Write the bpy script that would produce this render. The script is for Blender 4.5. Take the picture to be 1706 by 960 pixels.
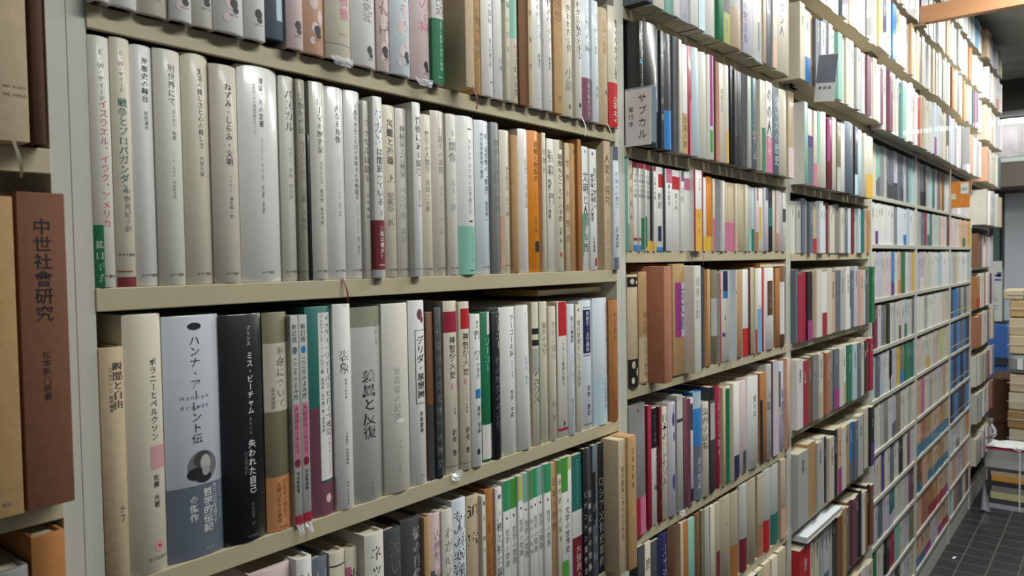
import bpy, bmesh, math, random
from mathutils import Vector, Matrix
random.seed(7)
for o in list(bpy.data.objects): bpy.data.objects.remove(o, do_unlink=True)
S = bpy.context.scene
C = S.collection

# ------------------------------------------------------------------ camera, light, exposure
# Metres. X runs along the bookcases away from the camera, Y into the wall, Z up from the floor.
cd = bpy.data.cameras.new('camera'); cam = bpy.data.objects.new('camera', cd); C.objects.link(cam)
cd.sensor_width = 36.0; cd.lens = 36.0 * 1260 / 1706; cd.clip_start = 0.02
cd.dof.use_dof = True; cd.dof.focus_distance = 1.2; cd.dof.aperture_fstop = 12.0
RX, UP, FW = Vector((0.62813133, -0.77793265, -0.01648685)), Vector((0.03738291, 0.00900684, 0.99926042)), Vector((0.77720882, 0.62828311, -0.03473887))
mw = Matrix((RX, UP, -FW)).transposed().to_4x4(); mw.translation = (-0.28096, -0.68929, 1.5)
cam.matrix_world = mw
S.camera = cam
S.view_settings.view_transform = 'Standard'; S.view_settings.look = 'None'
S.view_settings.gamma = 1.0; S.view_settings.use_curve_mapping = False
S.view_settings.exposure = 0.0
w = bpy.data.worlds.new('shop_air'); S.world = w; w.use_nodes = True
w.node_tree.nodes['Background'].inputs[0].default_value = (0.86, 0.93, 1.0, 1)
w.node_tree.nodes['Background'].inputs[1].default_value = 0.10
def tube(x, y, z, lx, ly, watts, tilt=0.0):      # the light of one ceiling fluorescent fitting, pointing down
    l = bpy.data.lights.new('ceiling_tube', 'AREA'); l.shape = 'RECTANGLE'; l.size = lx; l.size_y = ly
    l.energy = watts; l.color = (0.98, 1.0, 0.96)
    o = bpy.data.objects.new('ceiling_tube', l); C.objects.link(o); o.location = (x, y, z); o.rotation_euler = (tilt, 0, 0)
tube(0.75, -0.9, 2.54, 1.2, 0.12, 23)
tube(2.4, -0.58, 2.62, 1.2, 0.12, 27)
tube(4.3, -0.5, 2.74, 1.2, 0.12, 31)
tube(5.9, -0.62, 2.74, 1.0, 0.12, 14)

# ------------------------------------------------------------------ colours and materials
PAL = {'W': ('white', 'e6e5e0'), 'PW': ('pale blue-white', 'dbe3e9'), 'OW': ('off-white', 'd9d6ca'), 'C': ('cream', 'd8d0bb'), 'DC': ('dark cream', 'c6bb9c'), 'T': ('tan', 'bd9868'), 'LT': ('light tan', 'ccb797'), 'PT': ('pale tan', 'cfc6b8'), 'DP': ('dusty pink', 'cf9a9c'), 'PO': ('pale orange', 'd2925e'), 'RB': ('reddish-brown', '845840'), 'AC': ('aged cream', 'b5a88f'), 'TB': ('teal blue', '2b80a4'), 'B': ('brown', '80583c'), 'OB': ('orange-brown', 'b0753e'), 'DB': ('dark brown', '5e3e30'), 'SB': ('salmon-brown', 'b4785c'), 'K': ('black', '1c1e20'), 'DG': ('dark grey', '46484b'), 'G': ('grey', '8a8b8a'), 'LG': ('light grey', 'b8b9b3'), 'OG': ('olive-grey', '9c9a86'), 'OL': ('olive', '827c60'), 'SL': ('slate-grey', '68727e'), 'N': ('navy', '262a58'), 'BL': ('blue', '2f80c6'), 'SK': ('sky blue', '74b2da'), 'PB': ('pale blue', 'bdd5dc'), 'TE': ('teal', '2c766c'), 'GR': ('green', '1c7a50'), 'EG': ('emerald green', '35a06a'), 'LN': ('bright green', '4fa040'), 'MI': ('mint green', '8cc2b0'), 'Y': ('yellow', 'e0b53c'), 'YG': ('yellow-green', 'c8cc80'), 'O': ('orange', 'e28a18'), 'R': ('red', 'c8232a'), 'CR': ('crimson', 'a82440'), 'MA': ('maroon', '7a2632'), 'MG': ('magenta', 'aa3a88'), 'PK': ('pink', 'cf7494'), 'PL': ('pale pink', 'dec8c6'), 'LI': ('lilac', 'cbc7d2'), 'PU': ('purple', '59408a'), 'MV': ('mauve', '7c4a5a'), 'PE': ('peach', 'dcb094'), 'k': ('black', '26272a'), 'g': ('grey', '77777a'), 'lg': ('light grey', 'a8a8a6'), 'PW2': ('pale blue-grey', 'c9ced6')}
def srgb(h):
    f = lambda c: c / 12.92 if c <= 0.04045 else ((c + 0.055) / 1.055) ** 2.4
    return tuple(f(int(h[i:i + 2], 16) / 255) for i in (0, 2, 4)) + (1.0,)
MATS = {}
def paint(h, rough=0.5, noise=0.06, scale=60.0, coat=0.0, bump=0.0, stretch=(1, 1, 1)):
    key = (h, rough, noise, scale, coat, bump, stretch)
    if key in MATS: return MATS[key]
    m = bpy.data.materials.new('paint_' + h); m.use_nodes = True; nt = m.node_tree; b = nt.nodes['Principled BSDF']
    b.inputs['Roughness'].default_value = rough; b.inputs['Coat Weight'].default_value = coat; b.inputs['Coat Roughness'].default_value = 0.12
    tc = nt.nodes.new('ShaderNodeTexCoord'); mp = nt.nodes.new('ShaderNodeMapping'); mp.inputs['Scale'].default_value = stretch
    nz = nt.nodes.new('ShaderNodeTexNoise'); nz.inputs['Scale'].default_value = scale; nz.inputs['Detail'].default_value = 3
    mx = nt.nodes.new('ShaderNodeMix'); mx.data_type = 'RGBA'
    c = srgb(h); mx.inputs[6].default_value = tuple(v * (1 - noise * 1.6) for v in c[:3]) + (1,)
    mx.inputs[7].default_value = tuple(min(1, v * (1 + noise)) for v in c[:3]) + (1,)
    nt.links.new(tc.outputs['Object'], mp.inputs['Vector']); nt.links.new(mp.outputs[0], nz.inputs['Vector'])
    nt.links.new(nz.outputs['Fac'], mx.inputs[0]); nt.links.new(mx.outputs[2], b.inputs['Base Color'])
    if bump:
        bp = nt.nodes.new('ShaderNodeBump'); bp.inputs['Strength'].default_value = bump; bp.inputs['Distance'].default_value = 0.002
        nt.links.new(nz.outputs['Fac'], bp.inputs['Height']); nt.links.new(bp.outputs[0], b.inputs['Normal'])
    MATS[key] = m; return m
def jacket(code, gloss=None):
    h = PAL[code][1]
    if gloss == 1: return paint(h, 0.32, 0.03, 40, 0.45)
    if gloss == 0: return paint(h, 0.85, 0.12, 90, 0.0, 0.25)
    return paint(h, 0.5, 0.04, 45, 0.12)
def ink(code): return paint(PAL[code][1], 0.55, 0.0, 10)
PAGE = paint('d6ccb4', 0.8, 0.14, 14, 0, 0, (60, 1, 1))
STEEL = paint('d2d2c5', 0.42, 0.04, 9, 0.1)
SHELF = paint('c6ba9a', 0.45, 0.06, 9, 0.1)
CLEAR = bpy.data.materials.new('clear_film'); CLEAR.use_nodes = True
_b = CLEAR.node_tree.nodes['Principled BSDF']; _b.inputs['Base Color'].default_value = (0.9, 0.94, 1, 1); _b.inputs['Roughness'].default_value = 0.12
_b.inputs['Alpha'].default_value = 0.42; _b.inputs['Coat Weight'].default_value = 0.6

# ------------------------------------------------------------------ mesh helpers
class MB:
    """Collects faces with a material each; build() links them as ONE mesh object."""
    def __init__(s): s.v = []; s.f = []; s.m = []; s.mats = []
    def mat(s, m):
        if m not in s.mats: s.mats.append(m)
        return s.mats.index(m)
    def add(s, vs, fs, m):
        i = s.mat(m); k = len(s.v); s.v += [tuple(v) for v in vs]
        for f in fs: s.f.append(tuple(k + j for j in f)); s.m.append(i)
    def box(s, x0, x1, y0, y1, z0, z1, m, bev=0.0):
        if bev <= 0:
            vs = [(x, y, z) for z in (z0, z1) for x, y in ((x0, y0), (x1, y0), (x1, y1), (x0, y1))]
            s.add(vs, [(3, 2, 1, 0), (4, 5, 6, 7), (0, 1, 5, 4), (1, 2, 6, 5), (2, 3, 7, 6), (3, 0, 4, 7)], m); return
        bm = bmesh.new(); bmesh.ops.create_cube(bm, size=1)
        for v in bm.verts: v.co = ((x0 + x1) / 2 + v.co.x * (x1 - x0), (y0 + y1) / 2 + v.co.y * (y1 - y0), (z0 + z1) / 2 + v.co.z * (z1 - z0))
        bmesh.ops.bevel(bm, geom=bm.edges[:], offset=bev, segments=2, affect='EDGES', profile=0.5)
        bm.verts.index_update()
        s.add([v.co[:] for v in bm.verts], [[v.index for v in f.verts] for f in bm.faces], m); bm.free()
    def sheet(s, fn, nu, nv, m):
        vs = [fn(i / nu, j / nv) for j in range(nv + 1) for i in range(nu + 1)]
        s.add(vs, [(j * (nu + 1) + i, j * (nu + 1) + i + 1, (j + 1) * (nu + 1) + i + 1, (j + 1) * (nu + 1) + i) for j in range(nv) for i in range(nu)], m)
    def tube(s, pts, r, m, n=6):
        vs = []; pts = [Vector(p) for p in pts]
        for i, p in enumerate(pts):
            d = (pts[min(i + 1, len(pts) - 1)] - pts[max(i - 1, 0)]).normalized()
            a = d.orthogonal().normalized(); b = d.cross(a)
            vs += [p + r * (math.cos(t * 2 * math.pi / n) * a + math.sin(t * 2 * math.pi / n) * b) for t in range(n)]
        fs = [(i * n + t, i * n + (t + 1) % n, (i + 1) * n + (t + 1) % n, (i + 1) * n + t) for i in range(len(pts) - 1) for t in range(n)]
        s.add(vs, fs + [tuple(range(n))[::-1], tuple(range(len(vs) - n, len(vs)))], m)
    def build(s, name, parent=None, loc=None, smooth=0.0):
        me = bpy.data.meshes.new(name); me.from_pydata(s.v, [], s.f)
        for m in s.mats: me.materials.append(m)
        me.polygons.foreach_set('material_index', s.m); me.validate(); me.update()
        if smooth:
            me.polygons.foreach_set('use_smooth', [True] * len(me.polygons)); me.set_sharp_from_angle(angle=smooth)
        o = bpy.data.objects.new(name, me); C.objects.link(o)
        if parent is not None: o.parent = parent
        if loc is not None: o.location = loc
        return o
def tag(o, label, cat, group=None):
    o['label'] = label; o['category'] = cat
    if group: o['group'] = group
    return o
def empty(name, loc):
    o = bpy.data.objects.new(name, None); C.objects.link(o); o.location = loc; o.empty_display_size = 0.02; return o
def structure(o): o['kind'] = 'structure'; return o

# ------------------------------------------------------------------ the room
def tile_floor():
    m = bpy.data.materials.new('dark_floor_tile'); m.use_nodes = True; nt = m.node_tree; b = nt.nodes['Principled BSDF']
    tc = nt.nodes.new('ShaderNodeTexCoord'); mp = nt.nodes.new('ShaderNodeMapping'); mp.inputs['Location'].default_value = (0.02, 0.083, 0)
    br = nt.nodes.new('ShaderNodeTexBrick'); br.offset = 0; br.inputs['Scale'].default_value = 1
    br.inputs['Brick Width'].default_value = 0.119; br.inputs['Row Height'].default_value = 0.119
    br.inputs['Mortar Size'].default_value = 0.0042; br.inputs['Mortar Smooth'].default_value = 0.3
    br.inputs['Color1'].default_value = srgb('2a2b31'); br.inputs['Color2'].default_value = srgb('313238'); br.inputs['Mortar'].default_value = srgb('62615e')
    nz = nt.nodes.new('ShaderNodeTexNoise'); nz.inputs['Scale'].default_value = 9
    mx = nt.nodes.new('ShaderNodeMix'); mx.data_type = 'RGBA'; mx.blend_type = 'MULTIPLY'; mx.inputs[0].default_value = 0.35
    nt.links.new(tc.outputs['Object'], mp.inputs[0]); nt.links.new(mp.outputs[0], br.inputs['Vector']); nt.links.new(tc.outputs['Object'], nz.inputs['Vector'])
    nt.links.new(br.outputs['Color'], mx.inputs[6]); nt.links.new(nz.outputs['Color'], mx.inputs[7]); nt.links.new(mx.outputs[2], b.inputs['Base Color'])
    b.inputs['Roughness'].default_value = 0.38; return m
mb = MB(); mb.box(-1.6, 7.4, -2.4, 0.36, -0.1, 0.0, tile_floor()); structure(mb.build('floor'))
CONCRETE = paint('a3a39b', 0.9, 0.3, 5, 0, 0.6)
mb = MB(); mb.box(-1.6, 7.4, -2.4, 0.36, 2.84, 2.95, CONCRETE); structure(mb.build('ceiling'))
WALL = paint('c9cac4', 0.8, 0.05, 3)
mb = MB(); mb.box(-1.6, 7.4, 0.31, 0.41, 0.0, 2.84, WALL); structure(mb.build('wall_back'))
mb = MB(); mb.box(7.3, 7.4, -2.4, 0.31, 0.0, 2.84, WALL); structure(mb.build('wall_end'))
mb = MB(); mb.box(6.72, 7.3, -2.4, 0.31, 2.02, 2.21, paint('7b7268', 0.8, 0.08, 6)); structure(mb.build('trim_1'))          # dropped beam before the end wall
mb = MB(); mb.box(6.72, 7.3, -2.4, 0.31, 2.60, 2.84, paint('4a4844', 0.85, 0.15, 5)); structure(mb.build('trim_2'))
# the door at the end of the aisle: pale leaf, dark glass beside it
mb = MB(); mb.box(7.24, 7.299, -1.2, 0.085, 0.0, 2.0, paint('dfe6ee', 0.5, 0.02, 5), 0.004); dr = structure(mb.build('door_1'))
mb = MB(); mb.box(7.23, 7.239, -1.18, -1.14, 0.95, 1.15, paint('8a8c8e', 0.3, 0.02, 5), 0.002); mb.build('door_handle', dr)
GLASS = bpy.data.materials.new('dark_glass'); GLASS.use_nodes = True
_g = GLASS.node_tree.nodes['Principled BSDF']; _g.inputs['Base Color'].default_value = srgb('2b323c'); _g.inputs['Roughness'].default_value = 0.08
mb = MB(); mb.box(7.235, 7.299, 0.085, 0.245, 1.40, 2.0, paint('55585c', 0.4, 0.02, 5), 0.003); wn = structure(mb.build('window_1'))
mb = MB(); mb.box(7.228, 7.234, 0.100, 0.232, 1.44, 1.97, GLASS); mb.build('window_pane', wn)
mb = MB(); mb.box(7.222, 7.227, 0.118, 0.160, 1.44, 1.90, paint('5f7f76', 0.6, 0.1, 20)); mb.build('curtain_strip', wn)

# ------------------------------------------------------------------ the bookcases, one per bay
def bookcase(xl, xr, tops, label, plinth=0.11, th=0.0205, d=0.29, top=2.82, pale=False):
    r = empty('bookcase', ((xl + xr) / 2, 0, 0)); tag(r, label, 'bookcase', 'steel bookcases along the wall'); ox = (xl + xr) / 2; sm = paint('c6c4b6', 0.45, 0.05, 9, 0.1) if pale else SHELF; th = 0.015 if pale else th
    for a, b in ((xl - 0.0155, xl), (xr, xr + 0.0155)):
        mb = MB(); mb.box(a - ox, b - ox, 0, d, 0, top, STEEL, 0.0003); mb.build('side_panel', r)
    mb = MB(); mb.box(xl - ox, xr - ox, d - .008, d, 0, top, paint('8f8c80', 0.6, 0.05, 8)); mb.build('back_panel', r)
    mb = MB(); mb.box(xl - ox, xr - ox, 0.004, 0.03, 0, plinth, STEEL, 0.001); mb.build('plinth', r)
    mb = MB(); mb.box(xl - ox, xr - ox, 0.0, d - .008, top - .02, top, STEEL, 0.001); mb.build('top_panel', r)
    for z in tops:
        mb = MB(); z += 1.5
        mb.box(xl - ox, xr - ox, -0.0015, 0.0045, z - th, z, sm, 0.0008)             # folded front lip
        mb.box(xl - ox, xr - ox, 0.0045, d - .008, z - .0025, z, sm)
        mb.build('shelf', r)
    return r
bookcase(-0.9, -0.0315, (.88, .62, .36, .099, -.188, -.45, -.71, -.97, -1.23), 'narrow view of a steel bookcase with brown slipcases beside the pale upright')
bookcase(0.0, 0.8638, (.98, .73, .48, .226, -.017, -.280, -.535, -.79, -1.05, -1.30), 'wide steel bookcase holding the long row of white books')
bookcase(0.8952, 1.7198, (.93, .69, .446, .203, .015, -.230, -.504, -.733, -1.0, -1.25), 'steel bookcase holding the thin paperbacks and the hand-lettered card')
bookcase(1.7532, 2.5475, (1.13, .93, .69, .446, .192, .010, -.230, -.465, -.728, -1.007, -1.25), 'steel bookcase with the bright red book on a low shelf')
LOW = (.041, -.155, -.336, -.519, -.710, -.885, -1.05, -1.22, -1.38)
bookcase(2.596, 3.313, (1.13, .92, .69, .433, .215) + LOW, 'pale steel bookcase with a white series and close-set shelves', pale=True)
bookcase(3.347, 4.13, (1.13, .92, .69, .433, .215) + LOW, 'pale steel bookcase of cream pocket books with blue lower edges', pale=True)
bookcase(4.165, 4.81, (1.13, .92, .69, .433, .215) + LOW, 'pale steel bookcase with rows of blue books behind the orange envelope', pale=True)
bookcase(4.845, 5.56, (1.13, .90, .66, .42, .17, -.08, -.32, -.55, -.78, -1.0, -1.25), 'last steel bookcase of the row beside the stacked bundles', pale=True)

# ------------------------------------------------------------------ the far books: more than anyone would name one by one
FAR = [(1.6555, 2.5475, -.052, [(.446, .20, 'C PW/BL T/B SL PW SL W W MI OW C OW W LG PB W MV LI C W W MV'), (.69, .19, 'LI W C W W OW W SL W PE W MI W G LI W YG N'), (.93, .18, 'W LI W C W W PB W W C W LI W W'), (1.13, .16, 'W W C W LI W W')]),
 (1.7532, 2.5475, -.006, [(.010, .152, 'OW LG SL LG SL PL LT/R PW PW C MA C C G C LG SL PW PE MA C PB TE G PE T')]),
 (1.7532, 2.5475, -.014, [(-.230, .20, 'SL:.5 CR:1.3 K/MG T OW W/CR C PE SL LG W K/OW SL LI PE PB DG OL GR'), (-.465, .198, 'W CR B G OW/LT OB SB G SL/MG OW W/LT GR PB SL C K CR CR'), (-.728, .21, 'LG:1.7 T:1.4 LG LI K:.5 C K:.6 PE/MG:.7 OW T BL/SL SL LG OL C K/PU'),
    (-1.007, .225, 'R:2.4 C LT C LG/SL LI/SL LG DG B T SL B MV DG K:.6 W OB K B'), (-1.25, .2, 'C T W K LI C T W C')]),
 (2.549, 3.313, -.05, [(.433, .222, 'W MV LI C OW SL MI W W PL W W R/CR T LG C OW'), (.69, .2, 'LI YG BL LT W W PB LI T C W YG N LT PW W'), (.92, .18, 'W PW W C LI W W MV W'), (1.13, .16, 'W W LI W C W')]),
 (2.596, 3.313, 0.004, [(.215, .19, 'C MI/SL G LG SL/DG SL/DG LI/DG SL SL/DG LI SL MI PB'), (.041, .15, 'W W/PU W W W W W G PW PW PW/BL PB W W'), (-.155, .17, 'OW LI LI OW PL BL/PU OW PE/O GR OW LI Y'), (-.336, .156, 'N MA LI SL OL K OW LG OW PL/MV OW PB/GR LI C SL'),
    (-.519, .158, 'PB SL LI/PB OW K/LI LI Y OL/BL GR GR TE'), (-.71, .166, 'LI OW LG G OW LI/SL OL OW OW LG OW'), (-.885, .15, 'LI C PU OW SL OW K OW MV LI'), (-1.05, .141, 'LI SL LI TE/LI OW OW LI MV'), (-1.22, .145, 'GR OW K CR MI OW LI OL'), (-1.38, .134, 'OL W K LI K OW LI C')]),
 (3.315, 4.13, -.05, [(.433, .222, 'W PW/MG PW LT C DG/W LI PW LG W'), (.69, .2, 'PE C W LG C W OB PE SL OW'), (.92, .18, 'W PW W LT W OB W SK LG W'), (1.13, .16, 'W W PW W W W')]),
 (3.347, 4.13, 0.004, [(.215, .19, 'G SL/K DG/K LG PB TE LI SL T B PB OW'), (.041, .15, 'LG SL CR PB/TE TE C PB LT PL OW MA'), (-.155, .17, 'LI LI/W C OW W W PB W W'), (-.336, .156, 'W W LG W W W W C C'), (-.519, .158, 'PL OW C/Y OW PL PL YG C C'), (-.71, .166, 'PE PK OW LG C LI C PE OW'),
    (-.885, .15, 'PE/TB SB/TB T/TB LT/TB PE/TB T/TB LT/TB'), (-1.05, .141, 'B/TB PE T/TB LT/TB T/TB LT/TB'), (-1.22, .145, 'PE SB OB/CR T/CR PE/CR LT/MG'), (-1.38, .134, 'PE/TB LT/MG LI PE/MG LT/CR')]),
 (4.17, 4.81, -.05, [(.433, .222, 'LI W W PE W LI W'), (.69, .2, 'T C W/DG W TE PK SL C W'), (.92, .18, 'W W OB W LI W W'), (1.13, .16, 'W W W PB W SK W W')]),
 (4.165, 4.81, 0.004, [(.215, .19, 'LI PL W LI PL OW'), (.041, .15, 'PL PL OW PE PE/GR PE Y'), (-.155, .17, 'PB LT C W W W PB'), (-.336, .156, 'N~ BL~ SL~ LG~ SL~ LG~'), (-.519, .158, 'BL~ N~ BL~ SL~ BL~ N~'), (-.71, .166, 'BL~ N~ BL~ N~ BL~ N~'), (-.885, .15, 'N~ BL~ N~ N~ BL~'),
    (-1.05, .141, 'PB OW LI/SL OW PL O/PE'), (-1.22, .145, 'PL PE PL LI PE PL'), (-1.38, .134, 'PB SB SL OW MV')]),
 (4.845, 5.56, -.07, [(.17, .21, 'OW W/C LI W LT'), (.42, .2, 'PE OW C W SL'), (.66, .2, 'C W LT W LI W'), (.90, .19, 'W SL W C LI/R C W'), (1.13, .16, 'LT PB LI W C')]),
 (4.845, 5.56, -.03, [(-.08, .20, 'B W PL W LI'), (-.32, .21, 'OB/R OW R W MV LI'), (-.55, .2, 'SB OW W MV C'), (-.78, .19, 'OW LG SB LI'), (-1.0, .18, 'LG W PL SB'), (-1.25, .17, 'C LI W PL')])]
def far_books():
    rnd = random.Random(11); V = []; Fc = []; col = []
    def quad(p, c): V.extend(p); k = len(V) - 4; Fc.append((k, k + 1, k + 2, k + 3)); col.append(c)
    def bx(x0, x1, y, d, z0, z1, c, pg):
        r = min(.0012, (x1 - x0) * .12)
        for (xa, ya), (xb, yb) in (((x0, y + r), (x0 + r, y)), ((x0 + r, y), (x1 - r, y)), ((x1 - r, y), (x1, y + r)), ((x1, y + r), (x1, y + d)), ((x0, y + d), (x0, y + r))):
            quad([(xa, ya, z0), (xb, yb, z0), (xb, yb, z1), (xa, ya, z1)], c)
        for z, fl in ((z1, 1), (z0, 0)):
            t = [(x0, y + r, z), (x0 + r, y, z), (x1 - r, y, z), (x1, y + r, z)]
            quad(t if fl else t[::-1], pg); t = [(x0, y + r, z), (x1, y + r, z), (x1, y + d, z), (x0, y + d, z)]; quad(t if fl else t[::-1], pg)
    pg = srgb('c8bea6')
    for xl, xr, y, rows in FAR:
        for z, h, seq in rows:
            ks = seq.split(); ks = ks if len(ks) > 13 or xr < 2.6 else [k for k in ks for _ in range(2)]
            ws = [rnd.uniform(.75, 1.25) * (float(k.split(':')[1]) if ':' in k else 1) for k in ks]; ks = [k.split(':')[0] for k in ks]; s = (xr - xl - .004) / sum(ws); x = xl + .002
            for k, wd in zip(ks, ws):
                a, b = x + .0003, x + wd * s - .0003; x += wd * s; hh = h * (rnd.uniform(.9, 1.0) if y < 0 else rnd.uniform(.965, 1.0)); yy = y + rnd.uniform(-.007, .007) * (1 if y < 0 else .25); stripe = k.endswith('~'); k = k.rstrip('~')
                c0 = srgb(PAL[k.split('/')[0]][1]); j = rnd.uniform(.92, 1.06); c = tuple(min(1, v * j) for v in c0[:3]) + (1,); z0 = z + 1.5004
                post = y < -.04 and any(a < p + .027 and b > p - .027 for p in (1.7365, 2.572, 3.33, 4.1475))
                bx(a, b, yy, .036 if post else .12, z0, z0 + hh, c, pg)
                def lab(f0, f1, cc, e=.0004, q0=0.0, q1=1.0):
                    xa, xb = a + (b - a) * q0, a + (b - a) * q1
                    quad([(xa, yy - e, z0 + hh * (1 - f1)), (xb, yy - e, z0 + hh * (1 - f1)), (xb, yy - e, z0 + hh * (1 - f0)), (xa, yy - e, z0 + hh * (1 - f0))], cc)
                if '/' in k: lab(rnd.uniform(.6, .72) if xl < 3 else rnd.uniform(.64, .67), 1, srgb(PAL[k.split('/')[1]][1]))
                elif stripe: lab(.76, .80, srgb(PAL['YG'][1]))
                dark = sum(c0[:3]) < .9; tcx = srgb('c8c8c2' if dark else '55555a')
                if not stripe and rnd.random() < .8:                      # a column of small title strokes
                    n = rnd.randint(4, 9); f = rnd.uniform(.08, .2); st = rnd.uniform(.022, .04)
                    for i in range(n): lab(f + i * st, f + i * st + st * .62, tcx, .0005, .42, .42 + rnd.uniform(.12, .26))
    me = bpy.data.meshes.new('shelved_books'); me.from_pydata(V, [], Fc); ca = me.color_attributes.new('Col', 'FLOAT_COLOR', 'CORNER')
    ca.data.foreach_set('color', [v for c in col for _ in range(4) for v in c])
    m = bpy.data.materials.new('assorted_jackets'); m.use_nodes = True; b = m.node_tree.nodes['Principled BSDF']; b.inputs['Roughness'].default_value = .5; b.inputs['Coat Weight'].default_value = .12
    at = m.node_tree.nodes.new('ShaderNodeVertexColor'); at.layer_name = 'Col'; m.node_tree.links.new(at.outputs[0], b.inputs['Base Color'])
    me.materials.append(m); o = bpy.data.objects.new('shelved_books', me); C.objects.link(o); o['kind'] = 'stuff'
    tag(o, 'hundreds of small spines filling the bookcases further down the aisle', 'books')
far_books()


# ------------------------------------------------------------------ lettering: one flat mesh per character, laid on the spine
_fc = bpy.data.curves.new('glyph', 'FONT'); _fc.resolution_u = 1; _fo = bpy.data.objects.new('glyph', _fc); C.objects.link(_fo)
GL = {}
def glyph(ch, bold):
    if (ch, bold) not in GL:
        _fc.body = ch; _fc.offset = 0.011 if bold else 0.0
        bpy.context.view_layer.update()
        me = _fo.evaluated_get(bpy.context.evaluated_depsgraph_get()).to_mesh()
        v = [(p.co.x, p.co.y) for p in me.vertices]; f = [tuple(p.vertices) for p in me.polygons]
        if v and ord(ch) < 0x2000:                                  # Latin: centre it on its own width
            cx = (min(a for a, _ in v) + max(a for a, _ in v)) / 2; v = [(a - cx, b - 0.36) for a, b in v]
        else: v = [(a - 0.5, b - 0.38) for a, b in v]
        if ch in 'ー（）「」-': v = [(b, -a) for a, b in v]            # turned upright for vertical setting
        if ch in '、。': v = [(a + 0.55, b + 0.55) for a, b in v]
        if bold and v and max(max(abs(a), abs(b)) for a, b in v) > 0.75: v, f = glyph(ch, False)   # a spiky outline: keep the plain one
        GL[ch, bold] = (v, f)
    return GL[ch, bold]

# ------------------------------------------------------------------ books
def spine_curve(wd, kind):
    b = min(0.0055, wd * 0.17) if kind == 'h' else 0.0007
    e = 2.0 if kind == 'h' else 6.0
    return b, (lambda x: b * min(1.0, abs(2 * x / wd)) ** e)
def u_strip(mb, wd, b, yf, depth, z0, z1, out, t, m, x0=-1.0, x1=1.0, soft=0.0):
    """A cover or band: one sheet round the spine with both sides running back, thickness t."""
    n = 10; h = wd / 2
    xs = [h * (x0 + (x1 - x0) * i / n) for i in range(n + 1)]
    outer = [(x * (1 + (out / h if h else 0)), yf(x) - out) for x in xs]
    inner = [(max(-h + t, min(h - t, x)), b + t) for x in xs]
    if x1 >= 1: outer.append((h + out, depth)); inner.append((h - t, depth))
    if x0 <= -1: outer.insert(0, (-h - out, depth)); inner.insert(0, (-h + t, depth))
    k = len(outer); rings = [(z0, soft), (z0 + soft, 0), (z1 - soft, 0), (z1, soft)] if soft else [(z0, 0), (z1, 0)]
    vs = []
    for z, s in rings: vs += [(x, y + s * 0.7, z) for x, y in outer]
    nr = len(rings)
    for z in (z0, z1): vs += [(x, y, z) for x, y in inner]
    fs = [(r * k + i, r * k + i + 1, (r + 1) * k + i + 1, (r + 1) * k + i) for r in range(nr - 1) for i in range(k - 1)]
    a, c = nr * k, nr * k + k
    fs += [(a + i + 1, a + i, c + i, c + i + 1) for i in range(k - 1)]
    fs += [(i + 1, i, a + i, a + i + 1) for i in range(k - 1)]
    t0 = (nr - 1) * k
    fs += [(t0 + i, t0 + i + 1, c + i + 1, c + i) for i in range(k - 1)]
    fs += [(0, t0, c, a), (k - 1, a + k - 1, c + k - 1, t0 + k - 1)] if not soft else []
    mb.add(vs, fs, m)
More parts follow.
